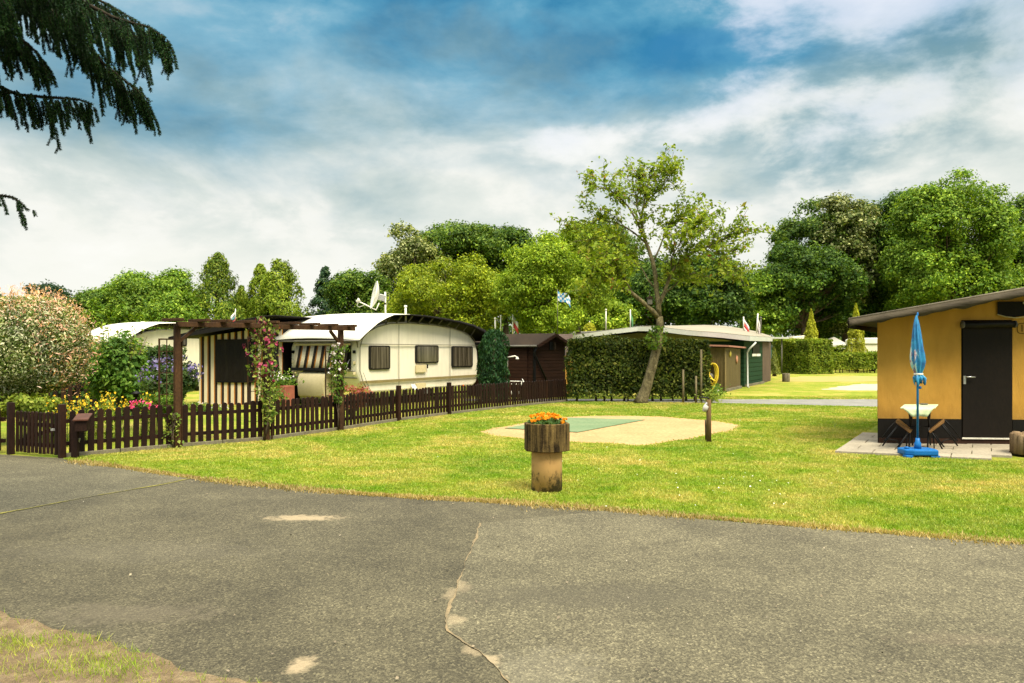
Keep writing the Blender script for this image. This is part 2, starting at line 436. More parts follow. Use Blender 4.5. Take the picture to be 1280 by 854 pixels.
def fringe(line, z):
    pts = rough_line(line, .03, .006, seed=8); a, c = [], []; r = random.Random(8)
    for i, p in enumerate(pts):
        s = i*.03; q = pts[min(i+4, len(pts)-1)]-pts[max(i-4, 0)]; nr = Vector((-q.y, q.x, 0)).normalized()
        w1 = .05+.035*math.sin(s*1.9)+.03*math.sin(s*4.7+1)+.018*math.sin(s*13)+r.gauss(0,.008)
        w2 = .02+.022*math.sin(s*2.7+2)+.018*math.sin(s*7.9)+r.gauss(0,.008)
        a.append(Vector((p.x, p.y, z))+nr*max(.004,w1)); c.append(Vector((p.x, p.y, z))-nr*max(.004,w2))
    return MB().sheet([a, c], False)
tag(obj('verge_edge', fringe(EDGE+[Vector((9,4.1,0))], .0085), M_verge), 'dry tan strip of dead grass along the road edge', 'verge', kind='structure')
# bare verge, bottom left
VB_px = [(-60,752),(0,766),(60,784),(130,800),(170,815),(200,826),(235,838),(262,846),(330,858),(420,900),(420,1100),(-400,1100),(-400,760)]
VB = [G(*p) for p in VB_px]
VBR = rough_line(VB[:10], .07, .022, seed=9)+VB[10:]
def earth_mat():
    m, nt, out = newmat('verge_earth'); v = pos(nt)
    col = ramp(nt, noise(nt, v, 6.5, 7, .7, .4), [(.3, (.085,.055,.022)), (.5, (.14,.095,.042)), (.66, (.21,.155,.08))])
    col = mix(nt, col, ramp(nt, noise(nt, v, 60, 4, .7), [(.3, .6), (.7, 1.3)]), 1.0, 'MULTIPLY')
    b = N(nt, 'ShaderNodeBsdfPrincipled', Roughness=.95); nt.links.new(col, b.inputs['Base Color'])
    nt.links.new(bump(nt, noise(nt, v, 50, 6, .7), .9, .02), b.inputs['Normal']); nt.links.new(b.outputs[0], out.inputs[0]); return m
M_earth = earth_mat()
tag(obj('verge', MB().poly(up(VBR, .0085)), M_earth), 'bare brown earth verge at the near left corner', 'verge', kind='structure')

# sandy pitch and the green mat on it
PIT_px = [(598,540.5),(618,535),(645,531),(665,527),(700,522),(740,520),(790,520),(830,521),(862,524),(900,527),(926,532),(918,538),(893,543),(878,546),(862,550),(845,551.5),(815,556),(795,557.5),(760,554.5),(735,554),(700,552),(650,548.5),(615,545)]
PIT = [G(*p) for p in PIT_px]
PITR = rough_line(PIT, .12, .035, True, 12)
M_pit = pmat('pitch_sand', (.40,.262,.122), (.32,.205,.09), 1.2, rough=.95, bstr=.6, bscale=80, bdist=.008, fine=.16)
tag(obj('sand_patch', MB().poly(up(PITR, .004)), M_pit), 'bare sandy caravan pitch in the lawn', 'pitch', kind='structure')
MAT = [G(631,536.2), G(712,523.0), G(806,525.6), G(722,541.3)]
M_mat = pmat('green_mat', (.105,.160,.078), (.15,.195,.10), 1.3, rough=.9, bstr=.4, bscale=150, fine=.1)
tag(obj('ground_sheet', MB().prism(up(MAT, .008), (0,0,.012)), M_mat), 'faded green ground sheet lying on the sandy pitch', 'mat', kind='structure')
# side path beyond the lawn
PATH = [Vector((-1.5,24.3,0)), Vector((-1.5,23.2,0)), G(790,502.6), G(880,503.8), G(1000,506.5), G(1100,509), Vector((22,19.2,0)), Vector((22,23.2,0)), G(1100,499.3), G(860,499.3)]
M_path = pmat('path_grey', (.21,.205,.18), (.15,.145,.125), 1.5, rough=.9, bstr=.3, bscale=90)
tag(obj('path', MB().poly(up(PATH, .004)), M_path), 'narrow pale grey path beyond the lawn', 'path', kind='structure')
SLAB = [G(1028,487.2), G(1042,484.5), G(1062,482), G(1078,480), G(1150,480), G(1150,488), G(1085,488.6)]
tag(obj('pitch_gravel', MB().poly(up(rough_line(SLAB, .5, .12, True, 3), .004)), pmat('pale_gravel', (.42,.37,.27), (.30,.27,.17), 1.0, rough=.95)), 'pale gravelled pitch on the far lawn', 'pitch', kind='structure')
DRYB = [G(975,474.2), G(1000,470.5), G(1150,470.5), G(1150,477), G(1040,477.5), G(985,477)]
tag(obj('dry_ground', MB().poly(up(rough_line(DRYB, .6, .25, True, 4), .003)), pmat('dry_grass', (.33,.25,.085), (.24,.22,.055), .8, rough=.95)), 'dry yellow band of lawn before the far hedges', 'lawn', kind='structure')
GARD = [Vector((-16,12.8,0)), Vector((-7.6,11.3,0))]

# fence line (ground points) used by the lawn, the kerb and the fence
FL = [G(78,572), G(150,565.5), G(222,559), G(278,554.5), G(333,550), G(380,543.5), G(425,537.5), G(462,531.5), G(497,526), G(530,521.8), G(560,518), G(610,512.2), G(660,506.8), G(707,502.2)]
# patio of concrete slabs by the ochre tent
PA = Plane((5.9, 12.25), (.995, -.1))
pf = G(1043,567); pt_ = G(1256,577); pb = G(1093,532.5)
PATIO = [pf, pt_, Vector((9.6, pt_.y-.12, 0)), Vector((9.6, 13.6, 0)), pb]
M_slab = pmat('patio_concrete', (.33,.29,.215), (.235,.205,.15), 2.0, rough=.9, bstr=.35, bscale=110)
def patio():
    root = thing('patio', 'pale concrete slab patio around the ochre tent', 'patio', (pf.x+.6, pf.y, 0)); root['kind'] = 'structure'
    mb = MB(); ux = (pt_-pf).normalized(); uy = (pb-pf).normalized(); r = random.Random(2)
    for j in range(8):
        for i in range(0, 9):
            w = .50 if (i or j % 2 == 0) else .25
            x0 = (i*.5 if j % 2 == 0 else max(0, i*.5-.25))
            g = .006; z = r.uniform(-.004, .004)+.038
            q = [pf+ux*(x0+a)+uy*(j*.44+c) for a, c in ((g,g),(w-g,g),(w-g,.44-g),(g,.44-g))]
            if x0+w > (pt_-pf).length+.6 or j > 6: continue
            if j == 0 and x0+w > (pt_-pf).length+.05: continue
            mb.prism([Vector((p.x, p.y, z-.05)) for p in q], (0,0,.05))
    obj('paving', mb, M_slab, root, bevel=.006)
patio()

# ---- grass blades -------------------------------------------------------------
def blades(name, X, Y, hmin, hmax, m, wk=1.0):
    n = len(X)
    h = rng.uniform(hmin, hmax, n); a = rng.uniform(0, 2*np.pi, n)
    w = np.maximum(.006, .0011*Y)*rng.uniform(.7,1.3,n)*wk
    lean = rng.normal(0, .5, (n,2))*h[:,None]
    dx, dy = np.cos(a)*w, np.sin(a)*w
    V = np.stack([np.stack([X-dx, Y-dy, np.full(n, -.004)], 1), np.stack([X+dx, Y+dy, np.full(n, -.004)], 1), np.stack([X+lean[:,0], Y+lean[:,1], h], 1)], 1).reshape(-1,3)
    me = bpy.data.meshes.new(name)
    me.vertices.add(3*n); me.vertices.foreach_set('co', V.astype(np.float32).ravel())
    me.loops.add(3*n); me.loops.foreach_set('vertex_index', np.arange(3*n, dtype=np.int32))
    me.polygons.add(n); me.polygons.foreach_set('loop_start', np.arange(0, 3*n, 3, dtype=np.int32))
    at = me.attributes.new('rnd', 'FLOAT', 'FACE'); at.data.foreach_set('value', rng.random(n).astype(np.float32))
    me.update(calc_edges=True); me.validate(); me.materials.append(m)
    o = bpy.data.objects.new(name, me); C.objects.link(o); return o
def lawn_blades():
    n = 2000000
    Y = 5.4*(26/5.4)**rng.random(n)**1.0; u_ = rng.random(n); X = np.where(u_ < .80, rng.uniform(-.62, .74, n), rng.uniform(.74, 1.45, n))*Y
    X = X+rng.normal(0, .02, n)
    fx = np.interp(Y, [p.y for p in FL], [p.x for p in FL])
    ok = (X > fx+.12) & (Y < 25.6)
    ok &= ~inpoly(X+rng.normal(0,.035,n), Y+rng.normal(0,.03,n), ROAD)
    for pl, j in ((PIT, .05), (PATIO, .015), (PATH, .05)):
        ok &= ~inpoly(X+rng.normal(0,j,n), Y+rng.normal(0,j,n), pl)
    X, Y = X[ok], Y[ok]
    # patches grow longer or shorter
    q = .5+.5*np.sin(X*1.7+np.sin(Y*1.3)*1.5)*np.cos(Y*1.1+X*.4)
    keep = rng.random(len(X)) < .55+.45*q
    return X[keep], Y[keep]
bx_, by_ = lawn_blades()
tag(blades('lawn_grass', bx_, by_, .009, .029, M_blade), 'short mown grass blades of the lawn', 'grass', kind='stuff')
def verge_blades():
    n = 110000
    Y = rng.uniform(2.6, 4.9, n); X = rng.uniform(-4.2, -.8, n)
    cl = np.sin(X*4.1+1.0)*np.cos(Y*5.2+.7)+.5*np.sin(X*9.7+Y*7.1)
    c1, c2 = G(95,838), G(25,806)
    cl = np.exp(-((X-c1.x)/.34)**2-((Y-c1.y)/.20)**2)+.8*np.exp(-((X-c2.x)/.30)**2-((Y-c2.y)/.16)**2)+.25*cl+.45*(Y < 3.1)*np.exp(-((X+2.4)/.9)**2)
    ok = inpoly(X, Y, VB) & (cl > .60+rng.normal(0,.20,n))
    ok |= inpoly(X, Y, VB) & (rng.random(n) < .05)
    return X[ok], Y[ok]
vx, vy = verge_blades()
tag(blades('verge_grass', vx, vy, .012, .05, M_blade, .42), 'sparse tufts of grass on the bare near verge', 'grass', kind='stuff')
# straw coloured dead grass spilling over the road edge
def straw():
    n = 15000; L = EDGE+[Vector((9,4.1,0))]; k = rng.integers(0, len(L)-1, n); t = rng.random(n)
    A = np.array([p[:2] for p in L]); q = A[k]+(A[k+1]-A[k])*t[:,None]; s = q[:,0]
    w = .05+.04*np.sin(s*1.9+.5)+.03*np.sin(s*5.3)
    q = q+rng.normal(0, 1, (n,2))*(np.abs(w)*.6+.02)[:,None]
    return q[:,0], q[:,1]
sx_, sy_ = straw()
M_straw = leafmat('straw_blade', [(0,(.20,.17,.05)),(.5,(.38,.28,.11)),(1,(.50,.40,.18))], .3)
tag(blades('dry_grass', sx_, sy_, .012, .045, M_straw), 'straw coloured dead grass fringing the road', 'grass', kind='stuff')
# grit, leaf bits and pebbles lying on the asphalt
ng = 420; gy = rng.uniform(3.3, 9.5, ng); gx = rng.uniform(-.66,.66,ng)*gy; kk = inpoly(gx, gy, ROAD)
M_grit = leafmat('grit', [(0,(.05,.045,.03)),(.4,(.16,.13,.085)),(.9,(.22,.18,.12)),(1,(.42,.38,.30))], .05)
tag(leaf_obj('grit', np.stack([gx[kk], gy[kk], np.full(kk.sum(), .016)], 1), np.tile([0,0,1.],(kk.sum(),1)), np.minimum(np.abs(rng.normal(.009,.007,kk.sum()))+.004, .022), M_grit, aspect=.8, jit=.3), 'loose grit and leaf bits scattered over the asphalt', 'grit', kind='stuff')
# daisies
nd = 110
dy = rng.uniform(6.5, 20, nd); dx = rng.uniform(-.2,.55,nd)*dy
dx[:30] = rng.normal(2.6,.5,30); dy[:30] = rng.normal(8.4,.6,30)
fx = np.interp(dy, [p.y for p in FL], [p.x for p in FL])
k = (dx > fx+.3) & ~inpoly(dx, dy, ROAD) & ~inpoly(dx, dy, PIT) & ~inpoly(dx, dy, PATIO)
M_white_petal = leafmat('daisy_petal', [(0,(.7,.7,.62)),(1,(.85,.85,.8))], .2)
tag(leaf_obj('daisies', np.stack([dx[k], dy[k], np.full(k.sum(), .035)], 1), np.tile([0,-.3,1.],(k.sum(),1)), .013, M_white_petal, aspect=1, jit=.2), 'tiny white daisies dotted in the lawn', 'flowers', kind='stuff')
# ============ fence, gate, pergola =============================================
M_fence = pmat('fence_stain', (.021,.0085,.0045), (.011,.0046,.0026), 4, (1,1,.25), .6, .35, 40, .003, fine=.2)
def vary_by_object(m, lo=.7, hi=1.5):
    nt = m.node_tree; b = next(n for n in nt.nodes if n.type == 'BSDF_PRINCIPLED'); src = b.inputs['Base Color'].links[0].from_socket
    oi = nt.nodes.new('ShaderNodeObjectInfo'); col = mix(nt, src, ramp(nt, oi.outputs['Random'], [(0,(lo,lo,lo)),(.7,(1,1,1)),(1,(hi,hi*.95,hi*.85))]), 1.0, 'MULTIPLY')
    nt.links.new(col, b.inputs['Base Color'])
vary_by_object(M_fence)
M_wood = pmat('pergola_wood', (.070,.034,.013), (.030,.014,.006), 3, (1,1,.5), .7, .4, 50, .004, fine=.2)
M_kerb = pmat('kerb_concrete', (.20,.175,.12), (.11,.10,.06), 2.5, rough=.95, bstr=.5, bscale=60)
M_leaf = leafmat('garden_leaf', [(0,(.045,.105,.012)),(.6,(.10,.18,.02)),(1,(.20,.27,.04))])
M_leafy = leafmat('yellowgreen_leaf', [(0,(.12,.19,.02)),(.6,(.22,.29,.035)),(1,(.33,.36,.06))])
M_bark = pmat('bark', (.13,.095,.06), (.05,.037,.025), 9, (1,1,.3), .95, .8, 30, .02, fine=.25)
M_metal = pmat('grey_metal', (.42,.42,.40), (.33,.33,.31), 3, rough=.4, metal=.6)
M_white = pmat('white_paint', (.72,.70,.62), (.62,.60,.52), 2, rough=.45, fine=.05)
M_black = pmat('black_plastic', (.007,.0065,.006), (.004,.004,.004), 5, rough=.5)

def picket_mesh(w, h, t=.02):
    pts = [(-w/2,0), (w/2,0), (w/2,h-w*.42)] + [(w/2*math.cos(a), h-w*.42+w*.42*math.sin(a)) for a in (.35,.8,1.25,math.pi/2,1.9,2.35,2.8)] + [(-w/2,h-w*.42)]
    return MB().prism([(x, -t/2, z) for x, z in pts], (0, t, 0))
def resample(line, step):
    out = []; acc = 0; nxt = 0
    for a, b in zip(line, line[1:]):
        L = (b-a).length
        while nxt <= acc+L:
            p = a.lerp(b, (nxt-acc)/L); out.append((p, math.atan2((b-a).y, (b-a).x))); nxt += step
        acc += L
    return out
def make_fence(label, line, step, w, h, posts, name='picket_fence', z=.05, grp='runs of the dark picket fence', rails=(.14,.46)):
    root = thing(name, label, 'fence', line[0], grp)
    proto = None; r = random.Random(len(line))
    for p, a in resample(line, step):
        if proto is None:
            m = picket_mesh(w, h)
            proto = obj('picket', MB().add([v+root.location for v in m.v], m.f), M_fence, root, bevel=.004)
            q = proto
        else:
            q = copy_part(proto, root)
        q.location = Vector((p.x, p.y, z+r.uniform(-.006,.006)))-root.location
        q.rotation_euler = (r.gauss(0,.012), r.gauss(0,.012), a+r.gauss(0,.03)); q.scale = (r.uniform(.94,1.04), 1, r.uniform(.98,1.02))
    for zr in rails:
        for a, b in zip(line, line[1:]):
            n = Vector((-(b-a).y, (b-a).x, 0)).normalized()*.032
            obj('rail', MB().beam(a+n+Vector((0,0,zr+z)), b+n+Vector((0,0,zr+z)), .035, .055), M_fence, root)
    for (p, hp) in posts:
        obj('fence_post', MB().box((p.x, p.y, hp/2), (.085,.085,hp), .9), M_fence, root, bevel=.006)
    return root
off = lambda p, k: Vector((p.x-.6*k, p.y+.8*k*.2, 0))
gp1, gp2 = G(13.5,568), G(77.5,572.5)
run1, run2 = FL[:7], FL[6:]
make_fence('dark brown picket fence from the mailbox past the pergola posts', run1, .124, .084, .62,
           [(gp2, .76)])
make_fence('far run of dark brown picket fence along the white caravan to the clipped hedge', run2, .122, .084, .63,
           [(FL[8]+Vector((.03,-.05,0)), .77), (FL[10]+Vector((.03,-.05,0)), .77)])
lf = [Vector((-9.6,11.75,0)), Vector((-8.4,11.35,0)), G(4,567.5)]
make_fence('short dark picket fence left of the garden gate', lf, .085, .06, .64, [(gp1, .76)])
# concrete kerb board under the fence
def kerb(line, h):
    root = []
    mb = MB()
    for a, b in zip(line, line[1:]):
        d = (b-a).normalized(); n = Vector((d.y, -d.x, 0))*.05
        mb.beam(a+n*.2+Vector((0,0,h/2-.05)), b+n*.2-d*.012+Vector((0,0,h/2-.05)), .05, h+.1)
    o = obj('kerb', mb, M_kerb, bevel=.006); return tag(o, 'low mossy concrete kerb boards under the picket fence', 'kerb', kind='structure')
kerb(FL, .06)

def gate():
    a, b = gp1+Vector((.07,0,0)), gp2-Vector((.07,-.02,0))
    root = thing('garden_gate', 'dark brown picket gate between two square posts', 'gate', a.lerp(b, .5))
    n = 11; ang = math.atan2((b-a).y, (b-a).x); proto = None
    for i in range(n):
        p = a.lerp(b, (i+.5)/n)
        if proto is None:
            m = picket_mesh(.053, .60); proto = obj('picket', MB().add([v+root.location for v in m.v], m.f), M_fence, root, bevel=.004); q = proto
        else: q = copy_part(proto, root)
        q.location = Vector((p.x, p.y, .04+.012*math.sin(i*1.7)*.4))-root.location; q.rotation_euler = (0,0,ang)
    nrm = Vector((-(b-a).y, (b-a).x, 0)).normalized()*.03
    for z in (.16, .45): obj('rail', MB().beam(a+nrm+Vector((0,0,z)), b+nrm+Vector((0,0,z)), .03, .055), M_fence, root)
    obj('brace', MB().beam(a+nrm*1.02+Vector((0,0,.18)), b+nrm*1.02+Vector((0,0,.43)), .026, .05), M_fence, root)
    obj('latch', MB().box(b-Vector((.06,.02,-.40)), (.05,.03,.03), ang), M_metal, root)
gate()
def mailbox():
    p = G(94,573); root = thing('mailbox', 'brown sloping lid mailbox on a short post beside the gate', 'mailbox', p)
    obj('post', MB().box((p.x, p.y, .26), (.085,.07,.56), .1), M_fence, root, bevel=.006)
    c = P(103.5,529,10.72)
    mb = MB(); w, d = .15, .30; zt, zb = c.z+.085, c.z-.105
    prof = [(-d/2, zb), (d/2, zb), (d/2, zt+.02), (-d/2, zt-.035)]
    M = Matrix.Rotation(.35, 3, 'Z')
    pts = [Vector((c.x, c.y, 0))+M @ Vector((-w/2, y, 0))+Vector((0,0,z)) for y, z in prof]
    mb.prism(pts, M @ Vector((w,0,0)))
    bx = obj('box', mb, M_fence, root, bevel=.006)
    lid = MB(); pts = [Vector((c.x, c.y, 0))+M @ Vector((-w/2-.02, y, 0))+Vector((0,0,z)) for y, z in ((-d/2-.03, zt-.038),(d/2+.02, zt+.022),(d/2+.02, zt+.040),(-d/2-.03, zt-.020))]
    lid.prism(pts, M @ Vector((w+.04,0,0)))
    obj('lid', lid, pmat('mailbox_lid', (.085,.034,.02), (.05,.02,.012), 6, rough=.5), bx)
    obj('strut', MB().beam(P(99.5,548,10.73), P(97,556,10.75), .02, .02), M_metal, root)
mailbox()

# pergola ----------------------------------------------------------------------
def pergola():
    fr = [FL[2], FL[4], FL[6]]
    root = thing('pergola', 'dark brown timber pergola arch standing along the picket fence', 'pergola', fr[1])
    po = []
    for i, p in enumerate(fr):
        q = p+Vector((.035,-.10,0)); po.append(q)
        obj('post', MB().box((q.x, q.y, .97), (.085,.085,1.94), .8), M_wood, root, bevel=.006)
    zt = 1.93
    ends = [po[0]-(po[1]-po[0]).normalized()*.05, po[1], po[2]+(po[2]-po[1]).normalized()*.32]
    n = Vector((.82,-.57,0))*.07
    obj('beam', MB().beam(ends[0]+n+Vector((0,0,zt)), ends[1]+n+Vector((0,0,zt+.01)), .045, .08), M_wood, root, bevel=.005)
    obj('beam', MB().beam(ends[1]+n*1.2+Vector((0,0,zt-.005)), ends[2]+n*1.2+Vector((0,0,zt+.02)), .045, .08), M_wood, root, bevel=.005)
    # short cross boards lying on the beam
    for k, (px, L) in enumerate([(213,.44),(246,.44),(274,.42),(304,.40),(333,.42),(359,.44),(384,.44),(407,.44),(431,.42)]):
        a, b = (po[0], po[1]) if px <= 333 else (po[1], po[2])
        pl = Plane((a.x, a.y), (b-a).xy); u, z = pl.hit(px, 404); c = pl.pt(u, 0)+n
        dv = Vector((.86,-.5,0))*L/2
        obj('cross_board', MB().beam(c-dv+Vector((0,0,zt+.068)), c+dv+Vector((0,0,zt+.068)), .09, .045), M_wood, root, bevel=.004)
    for a, b, s in ((po[0], po[1], 1), (po[1], po[0], 1), (po[1], po[2], 1), (po[2], po[1], 1)):
        d = (b-a).normalized()
        obj('brace', MB().beam(a+d*.03+Vector((0,0,1.66)), a+d*.30+Vector((0,0,1.90)), .045, .05), M_wood, root, bevel=.004)
    return po
PO = pergola()
def trellis(p, half, top, label, d):
    root = thing('trellis', label, 'trellis', p, 'slim trellises by the pergola posts')
    up_ = Vector((0,0,1))
    obj('frame', MB().beam(p-d*half, p-d*half+up_*top, .022, .022).beam(p+d*half, p+d*half+up_*top, .022, .022).beam(p-d*(half+.01)+up_*top, p+d*(half+.01)+up_*top, .022, .022), M_wood, root)
    mb = MB()
    for k in (-.33, .33): mb.beam(p+d*half*k, p+d*half*k+up_*(top-.012), .012, .012)
    k = .15
    while k < top-.08: mb.beam(p-d*half+up_*k, p+d*half+up_*k, .012, .012); k += .17
    obj('lattice', mb, M_wood, root)
dl_ = (PO[1]-PO[0]).normalized()
bk = Vector((-.6,.35,0)).normalized()
trellis(PO[0]+bk*.16, .17, 1.70, 'bare slim brown trellis behind the left pergola post', Vector((1,.1,0)).normalized())
trellis(PO[1]+bk*.16, .20, 1.75, 'brown trellis overgrown by the magenta clematis', Vector((1,.1,0)).normalized())
trellis(PO[2]+bk*.16-Vector((.0,0,0)), .165, 1.62, 'brown trellis carrying the white flowered climber', Vector((1,.1,0)).normalized())

def climber(label, base, prof, nleaf, nflow, fm, lm, lsize, fsize, fz, name='climbing_plant', cat='climber'):
    """prof = [(z, half width, sideways offset)]"""
    root = thing(name, label, cat, base)
    zs = np.array([p[0] for p in prof]); ws = np.array([p[1] for p in prof]); os_ = np.array([p[2] for p in prof])
    def pts(n, z0, z1, sh):
        z = rng.uniform(z0, z1, n); w = np.interp(z, zs, ws)*sh; o = np.interp(z, zs, os_)
        a = rng.uniform(0, 2*np.pi, n); r = np.sqrt(rng.uniform(.15, 1, n))*w*(1+.35*np.sin(z*17+a*2))
        return np.stack([base.x+o+np.cos(a)*r, base.y+np.sin(a)*r*.55, z], 1), np.stack([np.cos(a), np.sin(a)*.8-.3, np.full(n,.35)], 1)
    p, n = pts(nleaf, prof[0][0], prof[-1][0], 1)
    leaf_obj('foliage', p, n, lsize, lm, root)
    mb = MB(); r = random.Random(4)
    for k in range(5):
        mb.tube([base+Vector((r.uniform(-.04,.04), r.uniform(-.03,.03), 0))]+[base+Vector((np.interp(z, zs, os_)+r.uniform(-.5,.5)*np.interp(z, zs, ws), r.uniform(-.05,.05), z)) for z in np.linspace(.3, prof[-1][0], 6)], .006, 5)
    obj('stem', mb, M_bark, root)
    if nflow:
        p, n = pts(nflow, fz[0], fz[1], 1.1)
        # every bloom is four or five petals
        pp = np.repeat(p, 5, 0)+rng.normal(0, fsize*.33, (nflow*5, 3)); nn = np.repeat(n, 5, 0)
        leaf_obj('blossom', pp, nn, fsize*.75, fm, root, aspect=.85, jit=.35)
M_mag = leafmat('magenta_petal', [(0,(.13,.010,.035)),(.5,(.27,.025,.075)),(1,(.48,.10,.17))], .25)
M_wpet = leafmat('white_petal', [(0,(.55,.45,.50)),(1,(.85,.80,.80))], .25)
M_clem = leafmat('clematis_leaf', [(0,(.06,.12,.018)),(.5,(.16,.23,.035)),(1,(.34,.38,.08))])
climber('magenta flowering clematis climbing the middle pergola post', PO[1]+Vector((.0,-.09,0)),
        [(.30,.05,.06),(.45,.10,.08),(.75,.15,.05),(1.1,.22,0),(1.5,.26,-.02),(1.85,.25,-.02),(2.08,.09,-.06)], 950, 75, M_mag, M_clem, .06, .055, (1.0,2.08), 'clematis', 'climber')
climber('white flowered climber on the right pergola post', PO[2]+Vector((-.02,-.06,0)),
        [(.50,.06,0),(.66,.12,-.03),(.9,.15,-.03),(1.3,.16,-.03),(1.62,.17,-.02)], 620, 34, M_wpet, M_leaf, .06, .05, (.9,1.66), 'climbing_rose')
climber('small green creeper at the foot of the left pergola post', PO[0]+Vector((.0,-.08,0)),
        [(.0,.17,-.05),(.2,.16,-.06),(.4,.09,0),(.55,.05,0)], 150, 0, None, M_clem, .05, .05, (0,1), 'creeper')

# ============ caravans =========================================================
def caravan_paint(name, c, c2):
    m, nt, out = newmat(name); v = pos(nt)
    col = ramp(nt, noise(nt, v, 1.1, 5, .6), [(.3, c2), (.65, c)])
    col = mix(nt, col, ramp(nt, noise(nt, pos(nt, (1,1,.12)), 9, 4, .6), [(.25,.9),(.6,1.02)]), 1.0, 'MULTIPLY')
    b = N(nt, 'ShaderNodeBsdfPrincipled', Roughness=.52); nt.links.new(col, b.inputs['Base Color'])
    nt.links.new(bump(nt, noise(nt, v, 55, 2), .12, .003), b.inputs['Normal'])
    nt.links.new(b.outputs[0], out.inputs[0]); return m
M_cara = caravan_paint('caravan_white', (.70,.65,.51), (.62,.57,.44))
M_cara2 = caravan_paint('caravan_cream', (.66,.62,.48), (.60,.55,.42))
M_stripe = pmat('olive_stripe', (.24,.19,.075), (.18,.145,.06), 4, rough=.4)
M_seam = pmat('seam_trim', (.16,.145,.10), (.11,.10,.07), 6, rough=.5)
M_tarp = pmat('white_tarp', (.60,.58,.50), (.52,.50,.42), .8, (1,1,1), .6, .25, 9, .02, fine=.04)
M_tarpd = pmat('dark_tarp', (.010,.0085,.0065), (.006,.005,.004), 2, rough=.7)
M_strut = pmat('strut_metal', (.14,.13,.10), (.09,.085,.07), 4, rough=.5)
M_rubber = pmat('window_rubber', (.014,.013,.010), (.009,.008,.007), 4, rough=.5)
def curtain_glass():
    m, nt, out = newmat('curtained_window'); v = pos(nt, (1,1,.03))
    w = noise(nt, v, 16, 4, .6)
    col = ramp(nt, w, [(.34,(.016,.013,.008)), (.5,(.060,.050,.032)), (.70,(.13,.112,.078))])
    b = N(nt, 'ShaderNodeBsdfPrincipled', Roughness=.12); nt.links.new(col, b.inputs['Base Color'])
    nt.links.new(b.outputs[0], out.inputs[0]); return m
M_curt = curtain_glass()
def stripes_mat(d, period=.2, shift=0.0):
    """awning cloth: black, orange and cream stripes running down"""
    m, nt, out = newmat('striped_awning')
    v = pos(nt); dp = N(nt, 'ShaderNodeVectorMath', operation='DOT_PRODUCT'); nt.links.new(v, dp.inputs[0]); dp.inputs[1].default_value = (d.x/period, d.y/period, 0)
    fr = math_(nt, 'FRACT', math_(nt, 'ADD', dp.outputs['Value'], shift+100))
    col = ramp(nt, fr, [(0,(.62,.53,.36)), (.40,(.70,.60,.42)), (.47,(.42,.17,.035)), (.60,(.36,.14,.03)), (.63,(.030,.022,.016)), (.97,(.030,.022,.016))], 'CONSTANT')
    col = mix(nt, col, ramp(nt, noise(nt, pos(nt, (1,1,.2)), 12, 4), [(.3,.82),(.7,1.08)]), 1.0, 'MULTIPLY')
    b = N(nt, 'ShaderNodeBsdfPrincipled', Roughness=.85); b.inputs['Specular IOR Level'].default_value = .1; nt.links.new(col, b.inputs['Base Color'])
    nt.links.new(bump(nt, noise(nt, pos(nt, (1,1,.15)), 8, 3), .35, .02), b.inputs['Normal'])
    nt.links.new(b.outputs[0], out.inputs[0]); return m

SD = Vector((.5,.866,0)); FD = Vector((-.866,.5,0))
BODY = [(.55,.40),(.28,.50),(.10,.72),(.0,1.0),(.0,1.62),(.10,1.86),(.34,2.06),(.75,2.22),(1.3,2.33),(2.2,2.37),(3.4,2.35),(4.3,2.29),(5.0,2.18),(5.45,2.03),(5.72,1.83),(5.86,1.55),(5.90,1.2),(5.88,.75),(5.80,.50),(5.6,.40)]
ROOFL = [(-.32,1.80),(-.05,1.99),(.42,2.27),(.75,2.41),(1.1,2.52),(1.8,2.56),(2.6,2.555),(3.4,2.52),(4.3,2.46),(5.1,2.37),(5.7,2.24),(6.1,2.08),(6.35,1.88)]
def caravan(label, p0, paint, W=2.45):
    S = Plane(p0, SD.xy); p0v = Vector((p0[0], p0[1], 0))
    root = thing('caravan', label, 'caravan', p0v+SD*2.9+FD*W/2)
    pt = lambda u, z, w=0.0: p0v+SD*u+FD*w+Vector((0,0,z))
    obj('body', MB().prism([pt(u, z) for u, z in BODY], FD*W, True), paint, root, bevel=.05)
    for u in (1.9, 4.2):                       # wheels and jockey legs keep it off the ground
        pass
    for w in (.05, W-.25):
        wh = obj('wheel', MB().lathe([(.0,0),(.17,.0),(.30,.03),(.32,.10),(.30,.17),(.17,.2),(0,.2)], pt(3.1,.32,w), 20, tuple(FD)), M_rubber, root)
        obj('rim', MB().lathe([(.0,-.012),(.12,-.012),(.17,.004),(.17,.01)], pt(3.1,.32,w), 16, tuple(FD)), M_metal, wh)
    for u, w in ((.7,.3),(.7,W-.3),(5.4,.3),(5.4,W-.3)):
        obj('jack_leg', MB().box(pt(u,.22,w), (.06,.06,.44), math.atan2(.866,.5)), M_metal, root)
    return root, S, pt
